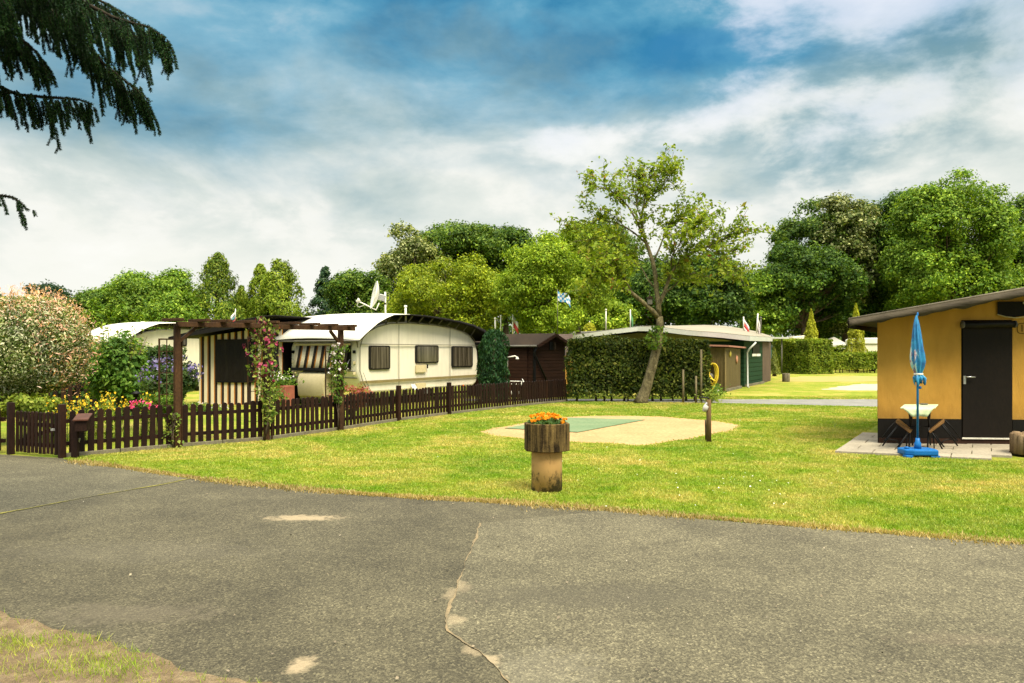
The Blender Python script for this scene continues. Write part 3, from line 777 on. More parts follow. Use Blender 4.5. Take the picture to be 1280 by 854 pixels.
def shelter_roof(label, pt, W, name='shelter_roof', full=True):
    """tarpaulin roof on a light frame arched over the caravan"""
    root = thing(name, label, 'roof', pt(2.9,2.45,W/2), 'white shelter roofs over the caravans')
    w0, w1 = -.34, W+(.85 if full else .35)
    def prof(dz=0, w=0): return [pt(u, z+dz, w) for u, z in ROOFL]
    crown = lambda w: .0+.07*math.sin(math.pi*(w-w0)/(w1-w0))
    rows = [[p+Vector((0,0,crown(w))) for p in prof(0, w)] for w in np.linspace(w0, w1, 9)]
    obj('tarpaulin', MB().sheet(rows), M_tarp, root, solid=.012)
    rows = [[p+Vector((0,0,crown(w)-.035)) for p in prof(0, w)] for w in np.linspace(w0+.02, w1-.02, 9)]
    obj('dark_underside', MB().sheet(rows), M_tarpd, root)  # separate dark sheet just beneath the tarpaulin, making its underside dark
    # dark valance along the near edge, from behind the front flap to the tail
    near = [(u, z) for u, z in ROOFL if u >= 1.8]
    a = [pt(u, z+.006, w0-.012) for u, z in near]; h = [.03,.045,.06,.07,.085,.12,.20,.24][-len(near):]
    b = [pt(u, z-hh, w0-.012) for (u, z), hh in zip(near, h)]
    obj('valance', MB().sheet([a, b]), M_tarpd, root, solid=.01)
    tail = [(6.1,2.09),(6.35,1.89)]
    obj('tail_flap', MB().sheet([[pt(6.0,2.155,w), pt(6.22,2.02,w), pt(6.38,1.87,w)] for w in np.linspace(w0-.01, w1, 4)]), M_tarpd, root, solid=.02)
    # eave roll at the front and posts that carry the frame
    if full:
        wf = np.linspace(w1-.05, w1+1.35, 5)
        obj('side_tarpaulin', MB().sheet([[pt(u, np.interp(u, [q[0] for q in ROOFL], [q[1] for q in ROOFL])+.012-.10*((w-w1)/1.35)**2, w) for u in np.linspace(.55, 3.4, 8)] for w in wf]), M_tarp, root, solid=.012)
    obj('eave_rail', MB().tube([pt(-.33,1.79,w0), pt(-.33,1.79,w1)], .022), M_strut, root)
    xs = np.interp
    for u in (.62, 1.15, 1.62, 2.12, 2.62, 3.12, 3.6, 4.08, 4.55, 5.0, 5.45):
        zb = np.interp(u, [q[0] for q in BODY[4:15]], [q[1] for q in BODY[4:15]]); ztop = np.interp(u, [q[0] for q in ROOFL], [q[1] for q in ROOFL])
        obj('strut', MB().beam(pt(u, zb-.02, -.005), pt(u, ztop-.03, w0+.15), .035, .03), M_strut, root)
    return root, w0, w1
cp0 = (-4.08, 20.1)
car, CS, cpt = caravan('white touring caravan with curtained windows and an olive stripe', cp0, M_cara)
CFP = Plane(cp0, FD.xy)
sr, w0, w1 = shelter_roof('white tarpaulin shelter roof with dark struts over the near caravan', cpt, 2.45)
def rr(pl, x0, x1, y0, y1, r, off, seg=4):
    """rounded rectangle from photo corners on a wall plane"""
    u0, z1 = pl.hit(x0, y0); u1, _ = pl.hit(x1, y0); _, z0 = pl.hit((x0+x1)/2, y1); _, z1 = pl.hit((x0+x1)/2, y0)
    if u0 > u1: u0, u1 = u1, u0
    pts = []
    for (cx, cz, a0) in ((u1-r, z1-r, 0), (u0+r, z1-r, 90), (u0+r, z0+r, 180), (u1-r, z0+r, 270)):
        for k in range(seg+1):
            a = R(a0+90*k/seg); pts.append(pl.pt(cx+r*math.cos(a), cz+r*math.sin(a), off))
    return pts
def cwindow(x0, x1, y0, y1, pl, root, glass):
    fr = obj('window', MB().prism(rr(pl, x0, x1, y0, y1, .07, .045), pl.n.to_3d()*-.06), M_rubber, root, bevel=.008)
    obj('pane', MB().prism(rr(pl, x0+1.6, x1-1.6, y0+1.6, y1-1.6, .05, .053), pl.n.to_3d()*-.02), glass, fr)
for (x0, x1, y0, y1) in ((460.5,486.5,432,462.2), (518.5,547,431.7,454), (563.8,589.8,432.8,459.2)):
    cwindow(x0, x1, y0, y1, CS, car, M_curt)
def side_strip(name, zy, pxs, h, m, off=.054, smooth=False):
    pts = [CS.hit(x, y) for x, y in zip(pxs, zy)]
    mb = MB()
    for (u0, z0), (u1, z1) in zip(pts, pts[1:]):
        mb.beam(CS.pt(u0, z0, off-.006), CS.pt(u1, z1, off-.006), .016, h)
    return obj(name, mb, m, car)
side_strip('stripe', (478.3, 469.6), (448.5, 596), .075, M_stripe)
side_strip('trim', (430.2, 431.6), (448.5, 596), .018, M_seam)
for x, y0, y1 in ((497,403.5,489), (561,405,489)):
    (u, z0), (_, z1) = CS.hit(x, y0), CS.hit(x, y1)
    obj('seam', MB().beam(CS.pt(u, z1, .05), CS.pt(u, min(z0, 2.28), .05), .012, .014), M_seam, car)
# roof edge trim along the side
tr = [CS.pt(u, z-.035, .052) for u, z in BODY if z > 1.75 and .05 < u < 5.8]
obj('edge_trim', MB().tube(tr, .012, 6), M_seam, car)
tr = [CS.pt(u+.035, z, .050) for u, z in BODY[1:6]]
obj('edge_trim', MB().tube(tr, .012, 6), M_seam, car)
M_hatch = pmat('hatch_beige', (.58,.49,.28), (.50,.42,.24), 4, rough=.5)
for (x0, x1, y0, y1) in ((518.5,531,456,465.5), (518.8,530.5,478.5,486.5)):
    obj('hatch', MB().prism(rr(CS, x0, x1, y0, y1, .02, .06), CS.n.to_3d()*-.04), M_hatch, car)
obj('latch', MB().box(CS.at(532.5,458,.055), (.03,.03,.12), 1.05), M_black, car)
# folded flap, hanging cord and orange marker lamp on the side
obj('vent_flap', MB().prism([CS.at(511.5,480.5,.055), CS.at(516.5,480.5,.055), CS.at(518.5,487.5,.12), CS.at(512.5,487.5,.10)], CS.n.to_3d()*.012), M_white, car)
obj('cord', MB().tube([CS.at(452,466,.06), CS.at(456,478,.07), CS.at(463,495,.09)], .007, 5), M_strut, car)
obj('marker_lamp', MB().lathe([(0,.02),(.03,.018),(.035,0)], CS.at(577.5,482,.05), 12, tuple(CS.n.to_3d())), pmat('amber_lens', (.75,.18,.02), None, rough=.3), car)
# --- front of the caravan ---
fu = lambda u, z, o: CFP.pt(u, z, o)
for z, h in ((.985,.02),(.80,.02)):
    obj('trim', MB().beam(fu(.08, z, .03 if z > .95 else -.06), fu(2.38, z, .03 if z > .95 else -.06), .03, h), M_seam, car)
fr = obj('window', MB().prism([fu(.22,1.03,.05), fu(2.2,1.03,.05), fu(2.2,1.70,.05), fu(.22,1.70,.05)], CFP.n.to_3d()*-.05), M_rubber, car, bevel=.01)
def shade():
    """striped sun shade propped off the front window"""
    root = thing('sun_shade', 'striped canvas shade leaning out over the caravan front window', 'awning', fu(1.2,1.68,.06))
    ut, ub = 1.67, 1.05
    a = [fu(u, ut, .07) for u in np.linspace(.25,2.18,7)]; b = [fu(u, ub, .22) for u in np.linspace(.25,2.18,7)]
    mid = [(p+q)/2+Vector((0,0,-.01)) for p, q in zip(a, b)]
    obj('canvas', MB().sheet([a, mid, b]), stripes_mat(FD, .285, .15), root, solid=.006)
    obj('rail', MB().beam(fu(.22, ub-.02, .22), fu(2.22, ub-.02, .22), .03, .075), M_black, root)
    obj('head_rail', MB().beam(fu(.2, ut+.03, .07), fu(2.22, ut+.03, .07), .04, .05), M_hatch, root)
    for u in (.24, 2.2): obj('arm', MB().tube([fu(u, 1.3, .05), fu(u, ub, .21)], .01, 6), M_metal, root)
shade()
def gasbox():
    mb = MB(); prof = [(-.30,.98),(.08,.975),(.20,.92),(.27,.80),(.29,.60),(.25,.28),(-.30,.28)]
    mb.prism([fu(.95, z, o) for o, z in prof], FD*.98, True)
    obj('gas_locker', mb, pmat('locker_cream', (.42,.36,.21), (.35,.30,.17), 2, rough=.4, fine=.04), car, bevel=.035)
gasbox()
for z in (1.50, 1.22, .93):
    for u in (.10, 2.34): obj('lamp', MB().box(fu(u, z, .03), (.07,.05,.08), .5), M_hatch if z < 1.4 else M_black, car, bevel=.008)
obj('gas_strut', MB().tube([cpt(-.26,1.78,-.2), cpt(.03,1.62,.03)], .016, 6), M_strut, car)
# --- on the roof ---
def dish():
    m = cpt(1.15, 2.55, .55); m.z = 2.50
    bp = P(482, 393, m.y); top = P(481.5, 365, m.y)
    root = thing('satellite_dish', 'white satellite dish on a pole on the caravan roof', 'satellite dish', bp)
    mb = MB()
    mb.tube([bp-Vector((0,0,.25)), top], .026, 10)
    obj('mast', mb, M_white, root)
    mb2 = MB().tube([top-Vector((0,0,.36)), top-Vector((0,0,.30))], .030, 10); obj('band', mb2, M_black, root)
    c = P(473, 370, m.y-.05); ax = Vector((-.93,-.30,.22)).normalized()
    prof = [(r, .17*(r/.45)**2) for r in np.linspace(0, .40, 9)]
    obj('reflector', MB().lathe(prof, c, 28, tuple(ax)), M_white, root, solid=.012)
    obj('bracket', MB().beam(c+Vector((.0,0,-.02)), top+Vector((0,0,-.18)), .12, .16), M_metal, root, bevel=.008)
    foot = P(470, 387.5, m.y-.1); lnb = P(448.5, 377, m.y-.28)
    obj('feed_arm', MB().tube([c+Vector((.02,0,-.2)), foot, P(458,381.5,m.y-.2), lnb], .018, 8), M_white, root)
    obj('receiver_head', MB().lathe([(0,-.06),(.03,-.06),(.035,.0),(.05,.02),(.05,.05),(0,.055)], lnb+Vector((-.02,0,.03)), 14, (.7,.2,.55)), M_white, root)
    obj('cable', MB().tube([lnb, P(446,382,m.y-.25), P(449,384,m.y-.2), P(456,381,m.y-.2)], .008, 6), M_white, root)
    obj('cable_loop', MB().tube([top, P(486,366,m.y), P(487,374,m.y), P(484,380,m.y), P(482.5,388,m.y)], .007, 6), M_strut, root)
dish()
b_ = P(507, 394.5, cpt(1.95,0,.55).y); tp = P(507, 383, b_.y)
t = thing('flue_pipe', 'short white flue pipe sticking up from the caravan roof', 'pipe', b_)
obj('pipe', MB().tube([b_-Vector((0,0,.22)), tp], .030, 10), M_white, t); obj('cowl', MB().lathe([(.032,0),(.045,.01),(.045,.05),(.02,.06),(0,.06)], tp-Vector((0,0,.03)), 14), M_white, t)

# --- striped awning tent on the far side of the caravan ---
AW0, AW1 = P(249, 440, 21.9), P(353, 440, 21.3)
AWP = Plane((AW0.x, AW0.y), (AW1-AW0).xy)
def awning():
    d = (AW1-AW0); d.z = 0; L = d.length; d.normalize(); back = Vector((.45,.89,0))*4.5
    root = thing('awning_tent', 'striped awning tent with a black roof beside the caravan', 'awning', AWP.pt(L/2, 0))
    ms = stripes_mat(d, .2155, .02)
    wl = MB().prism([AWP.pt(0,0), AWP.pt(L,0), AWP.pt(L,2.25), AWP.pt(0,1.92)], -AWP.n.to_3d()*.02)
    obj('front_wall', wl, ms, root)
    a, b = AWP.pt(0,0,-.03), AWP.pt(0,1.92,-.03)
    obj('side_wall', MB().prism([a, a+back, b+back, b], d*.02), ms, root)
    a, b = AWP.pt(L,0,-.03), AWP.pt(L,2.2,-.03)
    obj('side_wall', MB().prism([a, a+Vector((.3,.6,0)), b+Vector((.3,.6,0)), b], d*-.02), M_tarpd, root)
    # roof: low at the outer eave, high by the caravan
    e0 = P(227,421.5,21.0); e1 = P(337,395,20.9); e2 = P(337,402,20.9)
    u0, z0 = AWP.hit(226.5,421.5); 
    r0, r1 = AWP.pt(-.45,1.90,.75), AWP.pt(L*.86,2.47,.55)
    obj('roof', MB().sheet([[r0, r0.lerp(r1,.5)+Vector((0,0,.03)), r1, r1+d*.5+Vector((0,0,.02))], [r0+back*1.15, r0.lerp(r1,.5)+back*1.15+Vector((0,0,.05)), r1+back*1.15, r1+back*1.15+d*.5]]), M_tarpd, root, solid=.03)
    obj('valance', MB().prism([r0+Vector((0,0,.0)), r1+Vector((0,0,0)), r1+Vector((0,0,-.20)), r0+Vector((0,0,-.06))], AWP.n.to_3d()*-.02), M_tarpd, root)
    wn = obj('window', MB().prism([AWP.at(269.5,424.5,.03), AWP.at(319,423.8,.03), AWP.at(319,477,.03), AWP.at(270.5,476.5,.03)], -AWP.n.to_3d()*.025),
        pmat('smoked_film', (.012,.0085,.0055), (.006,.0045,.003), 2.2, (1,1,.35), .5, .8, 5, .05), root)
    obj('hem', MB().beam(AWP.at(270.5,477.3,.035), AWP.at(319,477.8,.035), .03, .035), M_black, wn)
    obj('pole', MB().tube([AWP.pt(L*.97,0,.42), AWP.pt(L*.97,1.95,.42)], .018, 8), pmat('steel_tube', (.55,.57,.58), None, rough=.35, metal=.3), root)
    obj('guy_flap', MB().prism([AWP.at(334,412,.3), AWP.at(352,425,.3), AWP.at(357,470,.3), AWP.at(357,500,.3), AWP.at(352,500,.3), AWP.at(346,440,.3)], -AWP.n.to_3d()*.03), M_tarpd, root)
awning()
# little flag poking over the awning roof
def flag(label, px, pyb, pyt, Y, cols, w=.3, h=.4, lean=0.0, pole_r=.02, at=None, side=1, drape=.6):
    b, tp = P(px, pyb, Y), P(px+lean, pyt, Y)
    root = thing('flag', label, 'flag', b, 'flags on poles')
    obj('pole', MB().tube([b, tp], pole_r, 8), M_white, root)
    n = len(cols)
    for i, c in enumerate(cols):
        r1, r2 = [], []
        for k in range(7):
            s = k/6; x = side*w*s*(1-.35*drape); dz = -drape*s*h*.9
            wv = Vector((x, .05*math.sin(s*6+i*.2), dz))
            f0, f1 = i/n, (i+1)/n
            r1.append(tp+wv+Vector((0,0,-.03-f0*h))); r2.append(tp+wv+Vector((0,0,-.03-f1*h)))
        obj('cloth', MB().sheet([r1, r2]), pmat('flag_cloth', c, None, 5, rough=.8), root, solid=.004)
    return root
flag('tiny red and white flag behind the black awning roof', 293.5, 404, 386, 24.5, [(.75,.72,.68),(.10,.25,.30),(.55,.06,.05)], .22, .36, 1.0, .012, side=-1, drape=.8)

# --- caravan front garden ---
def bush(label, c, rad, n, m, size, name='shrub', cat='shrub', trunk=True, shape=None, group=None, aspect=.55, clumps=26, core=None, flowers=None):
    c = Vector(c); base = Vector((c.x, c.y, 0)); root = thing(name, label, cat, base, group)
    rad = Vector(rad) if not isinstance(rad, (int, float)) else Vector((rad,)*3)
    dirs = unit(clumps); rr_ = rng.uniform(.35, .9, (clumps,1)); cc = np.array(c)+dirs*rr_*np.array(rad)
    idx = rng.integers(0, clumps, n); d2 = unit(n)
    p = cc[idx]+d2*(np.array(rad)*.33)*rng.uniform(.5,1.1,(n,1))
    k = p[:,2] > .02; p = p[k]; d2 = d2[k]
    nn = norm(p-np.array(c))*.7+d2*.5+np.array([0,0,.45])
    leaf_obj('foliage', p, nn, size, m, root, aspect=aspect)
    if trunk:
        mb = MB(); r = random.Random(n)
        for k in range(7):
            q = cc[r.randrange(clumps)]
            mb.tube([base+Vector((r.uniform(-.05,.05), r.uniform(-.05,.05), 0)), base.lerp(Vector(q), .5)+Vector((0,0,.08)), Vector(q)], [.03,.02,.006], 6)
        obj('stem', mb, M_bark, root)
    if flowers:
        fm, nf, fs, zmin = flowers
        d = unit(nf*3); d = d[(d[:,1] < .4) & (d[:,2] > zmin)][:nf]
        p = np.array(c)+d*np.array(rad)*rng.uniform(.9,1.12,(len(d),1))
        p = np.repeat(p, 7, 0)+rng.normal(0, fs*.5, (len(d)*7, 3))
        leaf_obj('blossom', p, np.repeat(d, 7, 0), fs*.7, fm, root, aspect=.8)
    return root
def potted():
    c = CFP.at(385, 493, 1.1); c.z = 0
    root = thing('planter_box', 'red planter box with a flowering bush in front of the caravan', 'planter', c)
    obj('trough', MB().box(c+Vector((0,0,.31)), (.9,.35,.62), -.5), pmat('terracotta', (.30,.10,.06), (.22,.07,.045), 3, rough=.8), root, bevel=.02)
    n = 900; p = np.array(c)+np.stack([rng.normal(0,.22,n), rng.normal(0,.16,n), .62+np.abs(rng.normal(0,.14,n))], 1)
    leaf_obj('foliage', p, np.tile([0,-.4,.8],(n,1)), .07, M_leaf, root)
    n = 60; p = np.array(c)+np.stack([rng.normal(0,.22,n), rng.normal(-.1,.14,n), .74+np.abs(rng.normal(0,.10,n))], 1)
    leaf_obj('blossom', p, np.tile([0,-.6,.6],(n,1)), .05, M_wpet, root, aspect=.9)
potted()
bush('low red leaved shrub behind the fence by the caravan corner', P(440, 497, 17.2), (.55,.35,.30), 700, leafmat('red_leaf', [(0,(.15,.035,.03)),(.6,(.30,.08,.06)),(1,(.40,.2,.12))]), .07)
bush('small green bush between awning and caravan', P(341, 500, 18.5), (.4,.35,.45), 700, M_leaf, .07)
# dense juniper between caravan and shed
def conifer_bush(label, px, pyt, Y, half, m, n=5200, size=.10, name='juniper'):
    base = P(px, HZ, Y); base.z = 0; H_ = EYE-(pyt-HZ)/F*Y
    root = thing(name, label, 'shrub', base)
    z = rng.random(n)*H_; a = rng.uniform(0, 2*np.pi, n)
    w = half*(1-(np.abs(z/H_-.44)/.60)**6)*(1+.16*np.sin(a*3+z*4)+.10*np.sin(z*11+a*5))
    r = w*(1-.4*rng.random(n)**2)
    p = np.array(base)+np.stack([np.cos(a)*r, np.sin(a)*r, z], 1)
    nn = np.stack([np.cos(a), np.sin(a), np.full(n, .3)], 1)
    leaf_obj('foliage', p, nn, size, m, root, aspect=.35, along=np.tile([0,0,1.],(n,1)))
    obj('stem', MB().tube([base, base+Vector((0,0,H_*.8))], [.07,.02], 8), M_bark, root)
    return root
M_jun = leafmat('juniper_leaf', [(0,(.008,.032,.012)),(.6,(.018,.058,.020)),(1,(.045,.105,.03))], .25)
conifer_bush('dark bluish green juniper between the caravan and the brown shed', 617, 413, 22.6, .42, M_jun)

# --- brown garden shed ---
def wallmat(name, c1, c2, horizontal, pitch):
    m, nt, out = newmat(name); v = pos(nt)
    sx = nt.nodes.new('ShaderNodeSeparateXYZ'); nt.links.new(v, sx.inputs[0])
    f = math_(nt, 'FRACT', math_(nt, 'MULTIPLY', sx.outputs[2], 1/pitch))
    col = ramp(nt, noise(nt, pos(nt, (1,1,4)), 3, 5, .6), [(.3,c2),(.7,c1)])
    b = N(nt, 'ShaderNodeBsdfPrincipled', Roughness=.75); b.inputs['Specular IOR Level'].default_value = .1; nt.links.new(col, b.inputs['Base Color'])
    nt.links.new(bump(nt, ramp(nt, f, [(0,0),(.12,1),(1,.65)]), 1.0, .02), b.inputs['Normal'])
    nt.links.new(b.outputs[0], out.inputs[0]); return m
M_shed = wallmat('shed_boards', (.030,.0125,.006), (.017,.0075,.004), True, .11)
M_felt = pmat('roof_felt', (.034,.022,.012), (.020,.013,.0075), 2, rough=.9, bstr=.5, bscale=70)
def shed():
    g0, g1 = P(668.5, HZ, 24.6), P(706, HZ, 25.4); g0.z = g1.z = 0
    gd = (g1-g0).normalized(); L = (g1-g0).length; back = Vector((-gd.y, gd.x, 0))
    if back.x > 0: back = back
    back = Vector((-.86,.51,0))
    root = thing('garden_shed', 'dark brown boarded garden shed with a gable roof', 'shed', g0.lerp(g1,.5))
    ez, az = 1.74, 2.03; D = 2.6; mid = g0.lerp(g1,.5); Z = lambda p, z: Vector((p.x, p.y, z))
    obj('wall', MB().prism([Z(g0,0), Z(g1,0), Z(g1,ez), Z(mid,az), Z(g0,ez)], back*D), M_shed, root)
    ov = gd*.13; f = -back*.16+Vector((.04,-.03,0))
    def slope(e, ap, s):
        a = Z(e+ov*s, ez-.06); b = Z(ap, az+.03)
        return MB().prism([a+f, b+f, b+f+Vector((0,0,.05)), a+f+Vector((0,0,.05))], back*(D+.3))
    obj('roof', slope(g0, mid, -1), M_felt, root); obj('roof', slope(g1, mid, 1), M_felt, root)
    def barge(e, s): return MB().beam(Z(e+ov*s, ez-.07)+f*1.08, Z(mid, az+.025)+f*1.08, .03, .09)
    obj('bargeboard', barge(g0,-1), M_shed, root); obj('bargeboard', barge(g1,1), M_shed, root)
    e0 = Z(g0-ov*1.15, ez-.05)
    obj('gutter', MB().tube([e0+f, e0+back*(D+.1)], .035, 8), M_strut, root)
    obj('corner_post', MB().box(Z(g0,ez/2)-Vector((.01,.01,0)), (.07,.07,ez), .5), M_black, root)
    obj('downpipe', MB().tube([Z(g0,1.66)+f*.6+Vector((-.05,-.06,0)), Z(g0,1.45)+Vector((-.02,-.09,0)), Z(g0.lerp(g1,.42),.48)+Vector((0,-.10,0))], .032, 8), M_black, root)
    w = g0.lerp(g1,.55); obj('window', MB().box(Z(w,1.70)-Vector((.01,.02,0)), (.16,.04,.26), math.atan2(gd.y, gd.x)), M_black, root)
    obj('trim', MB().box(Z(w,1.70)+Vector((.11,-.03,0)), (.05,.03,.24), math.atan2(gd.y, gd.x)), M_felt, root)
    obj('door', MB().box(Z(g0,.85)+back*.62-Vector((.02,.035,0)), (.72,.03,1.55), math.atan2(back.y, back.x)), M_shed, root, bevel=.008)
shed()
def shower():
    Y = 23.0; b = P(634.5, HZ, Y); b.z = 0
    root = thing('garden_shower', 'slim garden shower with a white hooked head before the brown shed', 'shower', b)
    obj('pole', MB().tube([b, P(634.5,446,Y)], .016, 8), M_strut, root)
    obj('shower_arm', MB().tube([P(634.5,447,Y), P(640,445.8,Y), P(644,445.2,Y), P(646.5,447,Y)], .02, 8), M_white, root)
    obj('shower_head', MB().lathe([(.02,.06),(.055,.0),(.055,-.015),(0,-.015)], P(646.5,448.5,Y), 14), M_white, root)
shower()
def rack():
    Y = 23.1; root = thing('drying_rack', 'white metal drying rack standing behind the fence by the shed', 'rack', P(643,HZ,Y)-Vector((0,0,1.5)))
    obj('frame', MB().tube([P(631,480,Y), P(634,476.5,Y), P(653,477,Y), P(656,479,Y)], .014, 6).tube([P(634,480,Y-.3), P(656,480.5,Y-.3)], .014, 6).tube([P(634,476.5,Y), P(634,480,Y-.3)], .014, 6).tube([P(653,474,Y), P(656,480.5,Y-.3)], .014, 6), M_white, root)
    for x in (636, 652):
        a = P(x, 478, Y-.15); q = Vector((a.x, a.y, 0))
        obj('leg', MB().tube([a, q+Vector((.15,-.1,0))], .012, 6).tube([a, q+Vector((-.15,.1,0))], .012, 6), M_white, root)
rack()
# ochre side wall of the neighbouring tent, glimpsed between shed and hedge
def ochre_gap():
    Y = 27.0; a, b = P(699, HZ, Y), P(716, HZ, Y)
    root = thing('canvas_booth', 'narrow ochre canvas booth seen between brown shed and hedge', 'tent', Vector(((a.x+b.x)/2, Y, 0)))
    obj('wall', MB().box(((a.x+b.x)/2, Y+.5, .68), (b.x-a.x, 1.0, 1.36)), pmat('ochre_canvas', (.55,.29,.055), (.45,.23,.05), 2, rough=.8), root)
    obj('upper_wall', MB().box(((a.x+b.x)/2, Y+.5, 1.75), (b.x-a.x, 1.0, .775)), pmat('mauve_panel', (.22,.16,.14), None, 2), root)
    for x in (704.8,): obj('post', MB().tube([Vector((P(x,HZ,26.6).x, 26.6, 0)), P(x,424,26.6)], .05, 8), M_black, root)
    obj('downpipe', MB().tube([Vector((P(701.5,HZ,26.5).x, 26.5, 0)), P(701.5,428,26.5)], .03, 8), M_hatch, root)
ochre_gap()

# ============ far left garden ==================================================
# dappled willow
def willow():
    c = P(36, 436, 12.6); base = Vector((c.x+.05, c.y, 0)); root = thing('dappled_willow', 'round dappled willow with pink and cream shoots behind the gate', 'shrub', base)
    n = 52000; d = unit(n); rad = .90
    lump = 1+.03*np.sin(d[:,0]*7+d[:,2]*5)+.03*np.sin(d[:,1]*9-d[:,2]*8)
    r = rad*lump*(1-.45*rng.random(n)**1.8)
    ctr = np.array([c.x, c.y, 1.55]); p = ctr+d*r[:,None]*np.array([1,1,1.0])
    k = (p[:,2] > .78+.28*(np.abs(p[:,0]-c.x)/rad)) ; p, d = p[k], d[k]
    m1 = leafmat('dappled_leaf', [(0,(.04,.075,.010)),(.42,(.10,.155,.025)),(.60,(.28,.35,.13)),(.82,(.54,.57,.33)),(1,(.72,.70,.46))], .3, vscale=3.0, vary=.3)
    leaf_obj('foliage', p, d+np.array([0,0,.3]), .046, m1, root, aspect=.42)
    m2 = leafmat('pink_shoot', [(0,(.52,.26,.15)),(.5,(.70,.41,.28)),(1,(.82,.62,.48))], .35, vscale=3.0)
    n = 4800; d = unit(n*4); pr = np.clip((d[:,2]-.30)*1.5, 0, 1)*np.clip(.75+.5*d[:,0], 0, 1)+np.clip((d[:,0]-.45)*.9, 0, .45); d = d[rng.random(len(d)) < pr][:n]; n = len(d)
    p = ctr+d*rad*(.9+.32*rng.random((n,1))**2); leaf_obj('shoots', p, d, .058, m2, root, aspect=.25, along=d+np.array([0,0,.5]))
    mb = MB(); r_ = random.Random(3)
    tp = base+Vector((0,0,.62)); mb.tube([base, base+Vector((.02,0,.3)), tp], [.085,.075,.075], 10)
    for k in range(22):
        a = r_.uniform(0, 6.28); e = r_.uniform(.25, 1.3); L = r_.uniform(.55,.85)
        q = tp+Vector((math.cos(a)*math.cos(e), math.sin(a)*math.cos(e), math.sin(e)))*L
        mb.tube([tp-Vector((0,0,.05)), tp.lerp(q,.5)+Vector((0,0,.05)), q], [.028,.018,.006], 6)
    obj('trunk', mb, pmat('willow_bark', (.10,.075,.05), (.05,.04,.028), 8, rough=.95, bstr=.5), root)
willow()
bush('leafy green lilac bush in front of the neighbouring white roof', P(148, 463, 14.5), (.56,.55,.80), 6500, leafmat('lilac_leaf', [(0,(.045,.11,.014)),(.6,(.09,.19,.024)),(1,(.19,.30,.05))], vscale=1.5), .085, clumps=46, name='lilac_bush')
def spray():
    c = P(140, 425, 14.5); base = Vector((c.x, c.y, 0)); root = thing('young_tree', 'light leafy shoots rising above the lilac bush', 'shrub', base)
    mb = MB(); pts = []
    r = random.Random(8)
    for k in range(24):
        a = r.uniform(-.8,.8); L = r.uniform(.85,1.45); tip = base+Vector((math.sin(a)*L*.75, r.uniform(-.3,.3), 1.0+math.cos(a)*L*.78))
        mb.tube([base+Vector((0,0,.6)), base.lerp(tip,.5)+Vector((0,0,.2)), tip], [.02,.012,.004], 5)
        for s in np.linspace(.45,1,26): pts.append(np.array(base.lerp(tip,s)+Vector((0,0,.4*s*(1-s))))+rng.normal(0,.05,3))
    obj('stem', mb, M_bark, root)
    pts = np.array(pts); leaf_obj('foliage', pts, np.tile([0,-.3,.7],(len(pts),1)), .08, M_leafy, root)
spray()
M_pur = leafmat('purple_petal', [(0,(.08,.065,.20)),(.5,(.15,.125,.30)),(1,(.28,.25,.42))], .25)
bush('purple flowering bush beside the left trellis', P(214, 478, 13.6), (.52,.42,.42), 2600, leafmat('buddleja_leaf', [(0,(.025,.06,.015)),(1,(.09,.14,.035))]), .075, name='flowering_bush', flowers=(M_pur, 62, .065, .05))
M_pink = leafmat('pink_petal', [(0,(.62,.03,.16)),(1,(.85,.10,.30))], .25)
bush('low clump of hot pink phlox behind the fence', P(178, 511, 12.6), (.20,.15,.12), 300, M_leaf, .05, name='phlox', cat='flowers', trunk=False, clumps=10, flowers=(M_pink, 28, .045, .1))
M_yel = leafmat('yellow_petal', [(0,(.62,.38,.015)),(1,(.85,.62,.05))], .25)
LBL = ['yellow loosestrife clump right of the tall gate post', 'yellow loosestrife clump behind the brown mailbox', 'yellow flower clump left of the hot pink phlox', 'yellow flower spikes just behind the pink phlox', 'yellow flower clump below the lilac bush', 'yellow loosestrife clump behind the right half of the gate']
for (px, py, Y), lb in zip([(88,508,12.0),(112,506,12.4),(146,510,12.6),(182,502,13.2),(128,506,13.2),(70,508,12.1)], LBL):
    c = P(px, py, Y); base = Vector((c.x, c.y, 0)); root = thing('yellow_flowers', lb, 'flowers', base, 'yellow flowers in the garden bed')
    mb = MB(); pts, fl = [], []
    for k in range(11):
        q = base+Vector((rnd.gauss(0,.13), rnd.gauss(0,.12), 0)); h = rnd.uniform(.55,.80)
        mb.tube([q, q+Vector((rnd.gauss(0,.02), 0, h))], .005, 4)
        for s in np.linspace(.05,.95,16): pts.append(np.array(q)+np.array([0,0,s*h])+rng.normal(0,.03,3))
        for s in np.linspace(.80,1.02,7): fl.append(np.array(q)+np.array([0,0,s*h])+rng.normal(0,.018,3))
    obj('stem', mb, M_leaf, root); pts = np.array(pts); fl = np.array(fl)
    leaf_obj('foliage', pts, np.tile([0,-.5,.6],(len(pts),1)), .07, M_leafy, root, aspect=.4)
    leaf_obj('blossom', fl, np.tile([0,-.7,.4],(len(fl),1)), .036, M_yel, root, aspect=.9)
bush('fresh yellow green perennial mound behind the gate', P(42, 508, 12.0), (.42,.3,.20), 1500, M_leafy, .07, name='perennial', cat='plant', trunk=False)
bush('green leafy plant at the left frame edge', P(2, 508, 12.0), (.25,.3,.2), 700, M_leafy, .07, name='perennial', cat='plant', trunk=False)
bush('green foliage clump along the bed under the purple bush', P(205, 507, 12.9), (.42,.22,.2), 1100, M_leaf, .06, name='perennial', cat='plant', trunk=False)
bush('pale flowered plant inside the fence by the awning', P(258, 512, 13.2), (.4,.2,.13), 600, M_leaf, .05, name='perennial', cat='plant', trunk=False, flowers=(M_wpet, 14, .03, .2))
